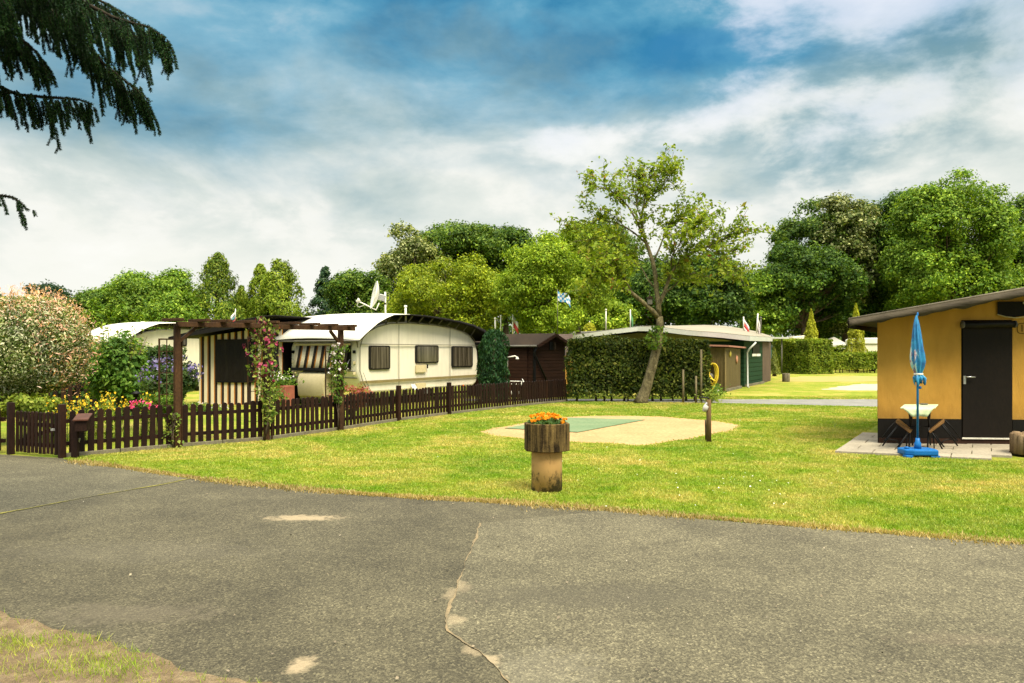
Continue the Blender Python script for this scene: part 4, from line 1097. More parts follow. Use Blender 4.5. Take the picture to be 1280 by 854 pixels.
def lantern():
    Y = 13.9; c = P(170,492,Y); b = Vector((c.x, Y, 0)); root = thing('garden_lantern', 'small dark garden lantern under the lilac bush', 'lantern', b)
    obj('post', MB().tube([b, c-Vector((0,0,.06))], .018, 8), M_black, root)
    obj('shade', MB().lathe([(0,.05),(.03,.04),(.09,.0),(.085,-.01),(.05,-.01),(.05,-.07),(0,-.07)], c, 16), M_black, root)
lantern()
# second, older picket fence across the garden and the trimmed hedge behind it
bf = [Vector((-14.5,16.4,0)), Vector((-9.8,16.4,0)), Vector((-8.0,16.7,0))]
make_fence('older dark picket fence across the garden behind the willow', bf, .16, .085, .92, [], z=.05, rails=(.2,.7))

def hedge(label, a, b, depth, z1, size, n, m, z0=.0, name='hedge', lump=.05, stems=True, group=None, core=None, cat='hedge'):
    """clipped hedge: a leaf skin over a twiggy core; a->b is the foot of its near face"""
    a, b = Vector(a), Vector(b); d = (b-a); L = d.length; d.normalize(); nb = Vector((-d.y, d.x, 0))
    if nb.y < 0: nb = -nb
    root = thing(name, label, cat, a.lerp(b,.5)+nb*depth/2, group)
    A = np.array([L*(z1-z0), L*depth, depth*(z1-z0), depth*(z1-z0), L*(z1-z0)*.5]); k = (A/A.sum()*n).astype(int)
    U, V, W, NN = [], [], [], []
    def q(m_, u, v, w, nn): U.append(u); V.append(v); W.append(w); NN.append(np.tile(nn, (m_,1)))
    r1 = rng.random
    q(k[0], r1(k[0])*L, np.zeros(k[0]), z0+r1(k[0])*(z1-z0), [0,-1,.35])
    q(k[1], r1(k[1])*L, r1(k[1])*depth, np.full(k[1], z1), [0,0,1])
    q(k[2], np.zeros(k[2]), r1(k[2])*depth, z0+r1(k[2])*(z1-z0), [-1,0,.35])
    q(k[3], np.full(k[3], L), r1(k[3])*depth, z0+r1(k[3])*(z1-z0), [1,0,.35])
    q(k[4], r1(k[4])*L, np.full(k[4], depth), z0+r1(k[4])*(z1-z0), [0,1,.35])
    U, V, W, NN = np.concatenate(U), np.concatenate(V), np.concatenate(W), np.concatenate(NN)
    # rounded shoulders and an uneven skin
    bulge = lump*(np.sin(U*3.1+W*2.3)+np.sin(U*7.7-W*5.1+V*4)+np.sin(U*1.3+W*6.7))/1.7
    dep = -np.abs(rng.normal(0, .07, len(U)))+bulge+np.where(rng.random(len(U)) < .05, rng.uniform(.02,.10,len(U)), 0)
    U = U+NN[:,0]*dep; V = V+NN[:,1]*dep; W = W+NN[:,2]*(NN[:,2] > .9)*(dep*1.2)
    ed = np.clip((W-(z1-.12))/.12, 0, 1)*.06
    V = V+ed*(NN[:,1] < -.5); 
    p = np.array(a)+U[:,None]*np.array(d)+V[:,None]*np.array(nb)+W[:,None]*np.array([0,0,1.])
    nn = NN[:,:1]*np.array(d)+NN[:,1:2]*np.array(nb)+NN[:,2:]*np.array([0,0,1.])
    leaf_obj('foliage', p, nn, size, m, root, jit=.65)
    c = a.lerp(b,.5)+nb*depth/2
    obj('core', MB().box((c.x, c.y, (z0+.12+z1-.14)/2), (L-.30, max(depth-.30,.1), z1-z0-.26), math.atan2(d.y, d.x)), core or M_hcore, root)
    if stems and z0 > 0:
        mb = MB(); r = random.Random(n)
        for i in range(int(L/.31)):
            q_ = a+d*min(L-.1, .1+i*.31+r.uniform(-.16,.16))+nb*(depth*.45+r.uniform(-.1,.1))
            mb.tube([q_, q_+Vector((r.uniform(-.05,.05), 0, z0+.25))], [r.uniform(.018,.045),.02], 6)
        obj('stem', mb, M_bark, root)
    return root
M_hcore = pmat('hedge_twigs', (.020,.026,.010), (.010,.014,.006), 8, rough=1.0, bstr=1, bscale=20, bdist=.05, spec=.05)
M_hedge = leafmat('hedge_leaf', [(0,(.022,.044,.005)),(.55,(.058,.086,.010)),(.85,(.13,.16,.020)),(1,(.22,.22,.045))], .25, vscale=1.6, vary=.35)
M_hedged = leafmat('hedge_leaf_dark', [(0,(.018,.045,.010)),(.6,(.035,.075,.016)),(1,(.07,.12,.025))], .25, vscale=1.4)
M_box = leafmat('hedge_leaf_bright', [(0,(.070,.125,.008)),(.55,(.140,.205,.012)),(1,(.27,.31,.03))], .3, vscale=1.0)
hedge('dark clipped hedge between the neighbouring caravan and the purple bush', (-10.8,19.2,0), (-8.6,19.0,0), .7, 1.62, .075, 4200, M_hedged)
hedge('tall dark clipped hedge end beside the striped awning', (-9.0,18.6,0), (-8.3,18.5,0), .7, 1.62, .075, 2600, M_hedged, stems=False)

hedge('low dark hedge behind the older picket fence', (-14.5,17.3,0), (-8.6,17.3,0), .6, .92, .08, 5200, M_hedged, stems=False)
# neighbouring caravan
n0 = (-13.55, 26.6)
car2, NS, npt = caravan('cream caravan of the neighbouring pitch under a white arched roof', n0, M_cara2)
shelter_roof('white shelter roof over the neighbouring cream caravan', npt, 2.45, full=False)
cwindow(226.5, 233, 421, 433, NS, car2, M_curt)
b_ = P(178.5, 408, 28.0); t = thing('flue_pipe', 'small white flue on the neighbouring caravan roof', 'pipe', b_)
obj('pipe', MB().tube([b_-Vector((0,0,.25)), b_+Vector((0,0,.10))], .05, 10), M_white, t); obj('cowl', MB().lathe([(.06,0),(.10,.01),(.10,.07),(.05,.09),(0,.09)], b_+Vector((0,0,.08)), 14), M_white, t)
# ============ middle: planter, tap post, hedge, buildings ======================
def streaked(name, base, dark, lo, hi, streak=14.0):
    """stone with dirt running down it; moss towards foot and rim"""
    m, nt, out = newmat(name)
    s = noise(nt, pos(nt, (1,1,.06)), streak, 5, .65); n = noise(nt, pos(nt), 7, 6, .7)
    f = math_(nt, 'ADD', math_(nt, 'MULTIPLY', s, .7), math_(nt, 'MULTIPLY', n, .3))
    col = ramp(nt, f, [(lo, dark), (hi, base)])
    col = mix(nt, col, ramp(nt, noise(nt, pos(nt), 90, 3), [(.3,.75),(.7,1.2)]), 1.0, 'MULTIPLY')
    b = N(nt, 'ShaderNodeBsdfPrincipled', Roughness=.95); b.inputs['Specular IOR Level'].default_value = .12; nt.links.new(col, b.inputs['Base Color'])
    nt.links.new(bump(nt, noise(nt, pos(nt), 70, 5, .7), .7, .008), b.inputs['Normal'])
    nt.links.new(b.outputs[0], out.inputs[0]); return m
def planter():
    b = G(683.5,613.5); root = thing('flower_planter', 'octagonal mossy concrete planter on a round pipe pedestal', 'planter', b)
    m, nt, out = newmat('pedestal_clay')
    v = pos(nt); sx = nt.nodes.new('ShaderNodeSeparateXYZ'); nt.links.new(v, sx.inputs[0])
    n1 = noise(nt, pos(nt, (1,1,.7)), 9, 7, .72); 
    low = ramp(nt, sx.outputs[2], [(.0,.17),(.20,.10),(.30,-.0),(.40,.0),(.44,.06)])
    k = math_(nt, 'ADD', n1, low)
    col = ramp(nt, noise(nt, v, 4, 4), [(.3,(.46,.26,.085)),(.7,(.56,.335,.12))])
    col = mix(nt, col, (.045,.035,.015), ramp(nt, k, [(.56,0),(.68,.9)]))
    bs = N(nt, 'ShaderNodeBsdfPrincipled', Roughness=.9); nt.links.new(col, bs.inputs['Base Color'])
    nt.links.new(bump(nt, noise(nt, v, 60, 4), .3, .006), bs.inputs['Normal']); nt.links.new(bs.outputs[0], out.inputs[0])
    obj('pedestal', MB().lathe([(0,-.03),(.166,-.03),(.166,.40),(.163,.445),(0,.445)], b, 40), m, root)
    mt = streaked('planter_concrete', (.19,.128,.043), (.014,.009,.004), .41, .63, 26)
    z0, z1, ro, ri = .44, .735, .254, .205
    mb = MB().lathe([(0,z0),(ro,z0),(ro,z1),(ri,z1),(ri,z1-.05),(0,z1-.05)], b, 8, None, False, .62)
    pl = obj('planter_bowl', mb, mt, root, bevel=.008)
    n = 900; a = rng.uniform(0,6.283,n); r = np.sqrt(rng.random(n))*.2
    p = np.array(b)+np.stack([np.cos(a)*r, np.sin(a)*r, z1-.03+rng.random(n)*.055+.0*r], 1)
    leaf_obj('foliage', p, np.tile([0,-.3,.9],(n,1)), .045, leafmat('marigold_leaf', [(0,(.03,.075,.012)),(1,(.09,.16,.03))]), root, aspect=.4)
    mo = leafmat('marigold_petal', [(0,(.62,.16,.003)),(.5,(.80,.28,.004)),(1,(.9,.42,.012))], .2)
    R_ = random.Random(12)
    spots = [(-.17,-.05,.085),(-.15,-.10,.045),(-.125,.02,.09),(-.09,-.08,.06),(-.055,.0,.085),(-.03,-.10,.065),(.0,-.03,.075),(.02,.06,.10),(.05,-.09,.085),(.075,.0,.10),(.10,-.06,.07),(.115,.05,.085),(.16,-.10,.03),(.195,-.03,.055),(-.08,.09,.09),(.14,.02,.07),(-.04,.12,.10)]
    for x, y, h in spots:
        c = np.array(b)+np.array([x, y, z1+h*1.05-.02]); nn = unit(46); nn[:,2] = np.abs(nn[:,2])
        leaf_obj('marigold', c+nn*np.array([.023,.023,.014]), nn, .024, mo, root, aspect=.9, jit=.3)
    mb = MB()
    for x, y, h in spots: mb.tube([b+Vector((x*.8,y*.8,z1-.06)), b+Vector((x,y,z1+h*1.05-.02))], .004, 5)
    obj('stalk', mb, M_leaf, root)
planter()
def tap_post():
    b = G(886,553); root = thing('tap_post', 'short wooden tap post at the edge of the sandy pitch', 'post', b)
    obj('post', MB().tube([b, b+Vector((0,0,.71))], [.042,.040], 10), pmat('post_timber', (.16,.10,.04), (.075,.05,.022), 6, (1,1,.2), .9, .6, 40, .006), root)
    c = P(881.5,511,b.y-.06)
    obj('lamp_housing', MB().lathe([(0,-.055),(.03,-.05),(.045,.0),(.04,.05),(0,.065)], c, 16, (.35,-.1,.95)), pmat('lamp_grey', (.50,.48,.42), (.35,.33,.28), 8, rough=.5), root)
    obj('lamp_bracket', MB().beam(c+Vector((0,0,.05)), b+Vector((-.02,0,.66)), .03, .03), M_metal, root)
    obj('stake', MB().tube([G(882.3,551), P(881.8,525,b.y)], .012, 6), M_bark, root)
    obj('pipe_elbow', MB().tube([b+Vector((0,0,.70)), b+Vector((0,0,.735)), b+Vector((-.10,.0,.745)), b+Vector((-.16,0,.735))], .012, 6), M_black, root)
tap_post()

HB0, HB1 = G(712,502.2), G(886,502.2)
HB0 = Vector((1.72,22.75,0)); HB1 = Vector((5.99,22.95,0))
hedge('tall clipped garden hedge behind the leaning tree', HB0, HB1, .7, 1.88, .08, 19000, M_hedge, z0=.13, lump=.06)
def stakes():
    for k, (px, top, lab) in enumerate([(876.5,437,'tall thin stake at the right end of the hedge'), (870,470,'lower grey stake at the right end of the hedge'), (854,462,'weathered stake standing in the right half of the hedge')]):
        Y = 22.45; b = Vector((P(px,HZ,Y).x, Y, 0)); t = obj('stake', MB().tube([b, P(px,top,Y)], [.035,.03], 8), pmat('stake_wood', (.22,.18,.10), (.12,.095,.05), 6, (1,1,.2), .9, .5), origin=b)
        tag(t, lab, 'stake', 'stakes along the clipped hedge')
stakes()

# long flat building behind the hedge
M_roofing = pmat('pale_roofing', (.27,.24,.175), (.19,.17,.12), .7, (.4,1,1), .7, .2, 6, .01, fine=.06)
M_fascia = pmat('fascia_white', (.50,.51,.47), (.42,.43,.39), 1.2, rough=.5, fine=.04)
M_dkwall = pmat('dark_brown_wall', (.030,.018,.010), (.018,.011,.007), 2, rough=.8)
M_gwall = wallmat('green_boards', (.014,.045,.018), (.009,.030,.013), False, .2)
def long_building():
    rd = Vector((.44,.898,0))
    c1 = P(937,424.5,31.5); c2 = P(965,425.5,38.6)
    root = thing('clubhouse', 'long low pavilion with a pale curved roof behind the hedge', 'building', Vector((6.5,34,0)))
    # front eave line, left to right, with depths easing away to the left
    line = [(700,426,34.5),(722,423,34.3),(760,418.4,34.1),(797,414,33.8),(820,414.2,33.4),(860,419,32.8),(900,422.2,32.1),(937,426.2,31.5),(951,426.6,34.8),(965,426.8,38.6)]
    lo = [P(x, y, Y) for x, y, Y in line]
    th = [.16,.17,.19,.20,.20,.20,.20,.20,.20,.20]
    hi = [p+Vector((0,0,t)) for p, t in zip(lo, th)]
    obj('fascia', MB().sheet([lo, hi], False), M_fascia, root, solid=.05)
    rl = [(698,414.5,40),(722,414.6,40),(757,414.3,40),(797,409.3,40),(840,407.6,40.5),(880,406.2,41),(905,407.2,41),(925,410.2,41),(945,414.2,41),(958,418.5,40.8)]
    ridge = [P(*q) for q in rl]
    e = [p+Vector((0,-.03,.012)) for p in hi]
    rows = []
    for s in np.linspace(0,1,6):
        rows.append([a.lerp(b, s)+Vector((0,0,.03*math.sin(math.pi*s))) for a, b in zip(e, ridge)])
    rows.append([b+Vector((.5,6,-.9)) for b in ridge])
    obj('roof', MB().sheet(rows), M_roofing, root)
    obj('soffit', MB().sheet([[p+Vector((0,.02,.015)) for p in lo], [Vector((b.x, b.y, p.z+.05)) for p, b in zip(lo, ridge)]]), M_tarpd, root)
    # walls
    obj('wall', MB().box((4.6,37.6,1.05), (8.4,5.0,2.1)), M_dkwall, root)
    for x, w in ((745,.10),(868,.12),(878,.08),(890,.06)):
        p = P(x, HZ, 34.6); obj('post', MB().box((p.x, 34.6, 1.0), (w,w,2.0)), M_hatch, root)
    gw0, gw1 = P(930,HZ,32.6), P(953,HZ,36.4)
    for q in (gw0, gw1): q.z = 0
    n = Vector((-.9,.44,0))
    gw = obj('green_wall', MB().prism([gw0, gw1, gw1+Vector((0,0,2.0)), gw0+Vector((0,0,1.96))], n*1.6), M_gwall, root)
    a = gw0.lerp(gw1,.42); obj('window', MB().prism([a+Vector((.03,-.02,1.42)), gw0.lerp(gw1,.78)+Vector((.03,-.02,1.42)), gw0.lerp(gw1,.78)+Vector((.03,-.02,1.85)), a+Vector((.03,-.02,1.85))], n*.04), M_black, root)
    mb = MB()
    for s in (.38,.48,.6,.66,.74): q = gw0.lerp(gw1,s)+Vector((.05,-.03,1.36)); mb.box(q, (.10,.05,.11), .4)
    obj('ornament', mb, M_white, root)
    bw1 = P(963.5,HZ,39.6); bw1.z = 0; s_ = gw1+Vector((.03,.06,0))
    obj('brown_wall', MB().prism([s_, bw1, bw1+Vector((0,0,1.98)), s_+Vector((0,0,1.98))], n*1.5), pmat('grey_brown_wall', (.12,.085,.06), (.085,.06,.042), 1.5, rough=.8), root)
    d0 = P(945.2,428,31.9)
    obj('downpipe', MB().tube([d0, P(936.5,436.5,32.0), P(934,441,32.1), Vector((P(934.5,HZ,32.1).x, 32.1, .05)), Vector((P(936,HZ,31.9).x, 31.9, .02))], .038, 8), M_fascia, root)
    obj('sill', MB().beam(gw0+Vector((.05,-.05,.05)), gw1+Vector((.05,-.05,.05)), .06, .10), M_kerb, root)
long_building()
def olive_shed():
    c0 = P(906,HZ,28.5); c1 = P(925.5,HZ,31.6); c0.z = c1.z = 0; n = Vector((-.9,.44,0))*1.7
    root = thing('tool_shed', 'small olive boarded tool shed with a pink flat roof', 'shed', c0)
    mw = pmat('olive_boards', (.125,.092,.034), (.085,.062,.023), 2.5, (3,3,.4), .7, .5, 14, .01)
    obj('wall', MB().prism([c0, c1, c1+Vector((0,0,1.62)), c0+Vector((0,0,1.66))], n), mw, root)
    d = (c1-c0).normalized(); mb = MB()
    for k in range(1,12):
        q = c0+n*k/12-d*.012; mb.beam(q+Vector((0,0,.03)), q+Vector((0,0,1.63)), .03, .02)
    obj('batten', mb, pmat('olive_batten', (.145,.108,.042), (.11,.08,.03), 3), root)
    obj('corner_trim', MB().beam(c0+Vector((.01,-.03,0)), c0+Vector((.01,-.03,1.64)), .08, .05), pmat('olive_trim', (.20,.15,.062), (.15,.115,.048), 3), root)
    r0 = c0+Vector((0,0,1.69)); o = d*.22; w = n.normalized()*.18
    obj('roof', MB().prism([r0-o-w, c1+Vector((0,0,1.65))+o*1.6-w, c1+n+Vector((0,0,1.72))+o*1.6+w, r0+n-o+w+Vector((0,0,.07))], (0,0,.06)), pmat('pink_roofing', (.36,.17,.12), (.25,.12,.085), 2, rough=.8), root)
    obj('plinth', MB().prism([c0-d*.05, c1, c1+Vector((0,0,.10)), c0-d*.05+Vector((0,0,.10))], -n*.04), M_kerb, root)
    # ornaments on the right hand face
    nn = Vector((.9,-.44,0))
    pl = Plane((c0.x,c0.y), (c1-c0).xy)
    for nme, x, y, rz, ry, colr in (('butterfly_ornament',912,442.3,.13,.10,(.62,.52,.10)),('plaque',920.3,449.5,.17,.17,(.50,.24,.14))):
        o_ = obj(nme, MB().lathe([(0,.0),(.8*rz,.0),(rz,.02),(.8*rz,.05),(0,.055)], pl.at(x, y, .0), 18, tuple(nn)), pmat(nme, colr, tuple(k*.6 for k in colr), 9), root)
    # yellow garden hose looped on a reel on the left hand face: its own thing
    fp = Plane((c0.x,c0.y), (-.9,.44))
    hb = fp.at(892,470,.0); hose = thing('garden_hose', 'yellow garden hose hung in loops on the olive shed', 'hose', hb)
    mh = pmat('hose_yellow', (.70,.52,.05), (.60,.42,.03), 6, rough=.45, fine=.05)
    R_ = random.Random(1)
    for k in range(8):
        cx = 890.3+R_.uniform(-1.0,1.2)+k*.4; rx = 6.2+R_.uniform(-1.8,1.0); yb = 480+R_.uniform(-6.5,5.5); yt = 454+R_.uniform(0,1.0)
        pts = []
        for a in np.linspace(0, 2*math.pi, 25):
            x = cx+rx*math.sin(a)*(1+.12*math.cos(a)); y = (yt+yb)/2-(yb-yt)/2*math.cos(a)+ (1.6*math.sin(3*a+k) if abs(a-3.14) < 1.2 else 0)
            pts.append(fp.at(x, y, .06+.03*k*.5))
        obj('hose_loop', MB().tube(pts, .019, 7, False), mh, hose)
    obj('bracket', MB().lathe([(0,0),(.10,0),(.10,.12),(.14,.13),(0,.14)], fp.at(888.5,471,.0), 14, tuple(fp.n.to_3d())), M_strut, hose)
    st = thing('rubble_heap', 'small heap of pale stones and weeds below the yellow hose', 'stones', G(893,490.5))
    r = random.Random(6); msn = pmat('pale_stone', (.45,.42,.33), (.30,.28,.22), 5)
    for k in range(16):
        q = G(893+r.uniform(-9,9), 490+r.uniform(-2,2)); s = r.uniform(.06,.14)
        mb = MB().lathe([(0,-s*.3),(s*.8,-s*.2),(s,.1*s),(s*.6,s*.6),(0,s*.7)], q, 7, (r.uniform(-.2,.2), r.uniform(-.2,.2), 1), False)
        obj('stone', mb, msn, st)
    n_ = 500; p = np.array(G(892,495))+np.stack([rng.normal(0,.2,n_), rng.normal(0,.15,n_), np.abs(rng.normal(.12,.12,n_))], 1)
    leaf_obj('foliage', p, np.tile([0,-.4,.8],(n_,1)), .09, M_leaf, st)
olive_shed()
tuft = P(887,HZ,12.7)
def bottle_vice():
    b = Vector((P(887.5,HZ,22.2).x, 22.2, 0)); root = thing('pot_plant', 'small green plant in front of the hedge end', 'plant', b)
    n_ = 400; p = np.array(b)+np.stack([rng.normal(0,.13,n_), rng.normal(0,.1,n_), np.abs(rng.normal(.18,.10,n_))], 1)
    leaf_obj('foliage', p, np.tile([0,-.4,.8],(n_,1)), .07, M_leafy, root)
bottle_vice()

# flags and poles over the roofs
flag('red and white flag hanging above the right end of the pale roof', 929.5, 413, 396, 36.5, [(.75,.72,.70),(.60,.07,.06),(.70,.68,.64)], .42, .55, 0.0, .03, drape=1.0)
def mast(label, x, yb, yt, Y, r=.03, lean=0, m=None):
    b, tp = P(x, yb, Y), P(x+lean, yt, Y); t = thing('flagpole', label, 'flagpole', b, 'bare poles above the roofs')
    obj('pole', MB().tube([b, tp], r, 8), m or M_white, t); obj('finial', MB().lathe([(0,-.02),(.05,.0),(.05,.05),(0,.08)], tp, 10), m or M_white, t)
flag('slim white pennant on the taller pole right of the red flag', 945.8, 417, 392, 37, [(.74,.73,.70),(.70,.62,.60)], .16, .75, 1.6, .035, drape=.9)
mast('short dark pole just right of the slim white pennant', 951, 417, 398, 37, .03, 0, M_strut)
mast('white pole rising behind the roof left of the topiary', 695, 418, 397, 36)
mast('thin white pole left of the green pennant', 757.5, 412, 388, 40)
flag('narrow green pennant on a white pole above the pale roof', 788, 410, 387, 42, [(.10,.28,.12)], .22, .7, 0, .03, drape=.9)
mast('bare pole above the brown shed on its left', 619, 418, 399, 33, .03)
mast('thin pole above the middle of the brown shed', 626, 418, 396, 34, .025)
flag('red and white pennant hanging in the trees above the brown shed', 641, 418, 393, 33, [(.75,.74,.72),(.62,.08,.08)], .35, .5, 0, .03, drape=.8)
def bluewhite():
    Y = 29.6; b, tp = P(697, 418, Y), P(697, 362, Y)
    root = thing('flag', 'blue and white chequered flag among the yellow green branches', 'flag', b, 'flags on poles')
    obj('pole', MB().tube([b, tp], .013, 8), M_strut, root)
    mats = [pmat('flag_blue', (.08,.32,.60), None, 5), pmat('flag_white', (.75,.74,.70), None, 5)]
    W_, H_ = .50, .36
    for which in (0, 1):
        mb = MB()
        for i in range(6):
            for j in range(4):
                if (i+j) % 2 != which: continue
                def q(s, t):
                    return tp+Vector((W_*s, .09*math.sin(s*7), -.05-H_*t-.30*s*s-.05*math.sin(s*6)))
                mb.add([q(i/6,j/4), q((i+1)/6,j/4), q((i+1)/6,(j+1)/4), q(i/6,(j+1)/4)], [(0,1,2,3)])
        obj('cloth', mb, mats[which], root)
bluewhite()

# ============ far right: hedges, stump, caravans ===============================
M_boxl = leafmat('hedge_leaf_light', [(0,(.085,.15,.010)),(.55,(.165,.235,.016)),(1,(.30,.34,.035))], .3, vscale=1.0)
hedge('tall clipped bright hedge block behind the small concrete tub', G(977,465.5), G(1006.5,465.5), 2.2, 2.44, .12, 10000, M_boxl, lump=.05)
hedge('slightly nearer clipped hedge block with a rounded top', G(1012.5,468), G(1042,467.6), 2.8, 2.36, .12, 11000, M_boxl, lump=.05)
hedge('low clipped hedge running toward the ochre tent', G(1043,466.5), G(1130,466.5), 1.4, 1.42, .13, 9000, M_boxl, z0=.3, lump=.06)
hedge('short dark hedge piece in front of the golden cypress', P(1064,HZ,60)-Vector((0,0,1.5)), P(1074,HZ,60)-Vector((0,0,1.5)), 1.0, 2.1, .18, 900, M_hedged, lump=.08)
hedge('low dark hedge behind the tall hedge blocks', P(1040,HZ,63)-Vector((0,0,1.5)), P(1064,HZ,63)-Vector((0,0,1.5)), 1.0, 1.9, .18, 1500, M_box, lump=.08)
b = G(982.5,477.3); t = thing('concrete_tub', 'small grey concrete tub standing on the far lawn', 'planter', b)
obj('ring', MB().lathe([(0,0),(.185,0),(.19,.42),(.15,.42),(.15,.36),(0,.36)], b, 26), streaked('ring_concrete', (.20,.17,.11), (.07,.06,.04), .38, .62, 7), t, bevel=.02)
def leafcone(label, px, pyt, pyb, half_px, Y, m, n=8500, size=.13, blunt=1.15, name='cypress', cat='tree', grp='golden cypress cones'):
    base = P(px, HZ, Y); base.z = 0; H_ = EYE-(pyt-HZ)/F*Y; half = half_px*Y/F
    root = thing(name, label, cat, base, grp)
    s = rng.random(n)**1.0; z = .15+s*(H_-.15); a = rng.uniform(0, 2*np.pi, n)
    r = half*np.power(1-s, 1/blunt)*(1+.14*np.sin(a*4+z*3)+.08*np.sin(z*9))*(1-.35*rng.random(n)**2)
    p = np.array(base)+np.stack([np.cos(a)*r, np.sin(a)*r, z], 1)
    leaf_obj('crown', p, np.stack([np.cos(a), np.sin(a), np.full(n,.5)], 1), size, m, root, aspect=.45, along=np.tile([0,0,1.],(n,1)))
    obj('trunk', MB().tube([base, base+Vector((0,0,H_*.85))], [.14,.03], 8), M_bark, root)
M_gold = leafmat('golden_conifer', [(0,(.20,.24,.014)),(.5,(.36,.38,.022)),(1,(.50,.50,.05))], .25)
leafcone('golden cypress cone behind the tall clipped hedge blocks', 1014, 387, 440, 15, 57.5, M_gold)
leafcone('golden cypress cone by the left edge of the ochre tent roof', 1070, 380, 436, 16, 57.5, M_gold)
leafcone('pale yellow green young conifer by the grey brown wall end', 968, 436, 466, 7, 47, leafmat('young_conifer', [(0,(.10,.14,.02)),(1,(.25,.27,.07))]), 1500, .13, grp=None)
def topiary():
    Y = 43; c = P(737, 415, Y); base = Vector((c.x, c.y, 0)); root = thing('topiary_ball', 'rounded yellow topiary top above the pale roof', 'tree', base)
    n = 1500; d = unit(n); p = np.array(c)+d*np.array([.36,.36,.50])*rng.uniform(.8,1.03,(n,1))
    leaf_obj('crown', p, d, .12, M_gold, root); obj('trunk', MB().tube([base, c], .06, 8), M_bark, root)
    obj('finial', MB().tube([c+Vector((0,0,.45)), c+Vector((0,0,.62))], [.03,.01], 6), M_white, root)
topiary()
leafcone('slim bright green conifer right of the yellow topiary ball', 756, 402, 425, 8, 44, leafmat('bright_conifer', [(0,(.07,.13,.012)),(1,(.19,.25,.03))]), 1400, .13, 1.6, grp=None)
def gazebo(label, x0, x1, ye, yp, Y, wall=True):
    b = Vector((P((x0+x1)/2,HZ,Y).x, Y, 0)); root = thing('party_tent', label, 'tent', b)
    e0, e1, pk = P(x0, ye, Y), P(x1, ye, Y), P((x0*.6+x1*.4), yp, Y+1.5); D = Vector((0,3,0))
    obj('roof', MB().add([e0, e1, e1+D, e0+D, pk], [(0,1,4),(1,2,4),(2,3,4),(3,0,4)]), M_tarp, root)
    for q in (e0, e1, e0+D, e1+D): obj('post', MB().tube([Vector((q.x,q.y,0)), q], .04, 6), M_white, root)
    if wall: obj('wall', MB().add([e0, e1, e1-Vector((0,0,1.2)), e0-Vector((0,0,1.2))], [(0,1,2,3)]), M_tarp, root)
gazebo('white pointed tent roof between the hedge block and golden cypress', 1030, 1061, 431, 421, 66)
def round_tent():
    Y = 64; root = thing('caravan', 'white caravan roof just above the tall hedge blocks', 'caravan', Vector((P(1007,HZ,Y).x, Y, 0)))
    x0, x1 = P(991,HZ,Y).x, P(1024,HZ,Y).x
    pr = [(x0,.4),(x1,.4),(x1,2.55),(x1-.25,2.78),((x0+x1)/2,2.90),(x0+.25,2.80),(x0,2.6)]
    obj('body', MB().prism([(x, Y, z) for x, z in pr], (0,2.3,0), True), M_cara, root, bevel=.06)
    for x in (x0+.7, x1-.7): obj('wheel', MB().lathe([(0,0),(.3,0),(.3,.2),(0,.2)], (x, Y+.05, .3), 14, (0,1,0)), M_rubber, root)
round_tent()
def far_caravan():
    Y = 58; root = thing('caravan', 'pale caravan behind the low hedge beside the ochre tent', 'caravan', Vector((P(1092,HZ,Y).x, Y, 0)))
    x0, x1 = P(1075,HZ,Y).x, P(1135,HZ,Y).x; z = lambda y: EYE-(y-HZ)/F*Y
    obj('body', MB().prism([(x0,Y,.4),(x1,Y,.4),(x1,Y,z(430)),(x0,Y,z(430))], (0,2.3,0)), M_cara2, root, bevel=.05)
    obj('roof', MB().prism([(x0-.1,Y-.1,z(430)),(x1,Y-.1,z(430)),(x1,Y-.1,z(422)),(x0+.25,Y-.1,z(422.5)),(x0-.1,Y-.1,z(424.5))], (0,2.5,0)), M_white, root, bevel=.05)
    obj('trim', MB().box((P(1079,HZ,Y).x, Y-.03, 1.7), (.08,.06,1.0)), M_strut, root)
    for x in (x0+1, x1-1): obj('wheel', MB().lathe([(0,0),(.3,0),(.3,.2),(0,.2)], (x, Y+.05, .3), 14, (0,1,0)), M_rubber, root)
far_caravan()
def carport():
    Y = 52; root = thing('carport', 'dark open carport past the end of the pale roofed pavilion', 'shed', Vector((P(970,HZ,Y).x, Y, 0)))
    x0, x1 = P(960,HZ,Y).x, P(979,HZ,Y).x; z = lambda y: EYE-(y-HZ)/F*Y
    obj('roof', MB().box(((x0+x1)/2, Y+1.2, z(422.6)), (x1-x0+.6,3.0,.10)), M_fascia, root)
    obj('wall', MB().box(((x0+x1)/2, Y+2.4, 1.2), (x1-x0,.1,2.4)), M_tarpd, root)
    for px, c in ((969.5,(.06,.16,.20)),(974,(.10,.20,.22)),(977.5,(.12,.22,.24))): obj('door_panel', MB().box((P(px,HZ,Y).x, Y+2.3, 1.15), (.17,.06,1.7)), pmat('blue_panel', c, None, 3), root)
    for x in (x0+.1, x1-.1): obj('post', MB().tube([(x,Y,0),(x,Y,z(423))], .05, 6), M_strut, root)
carport()

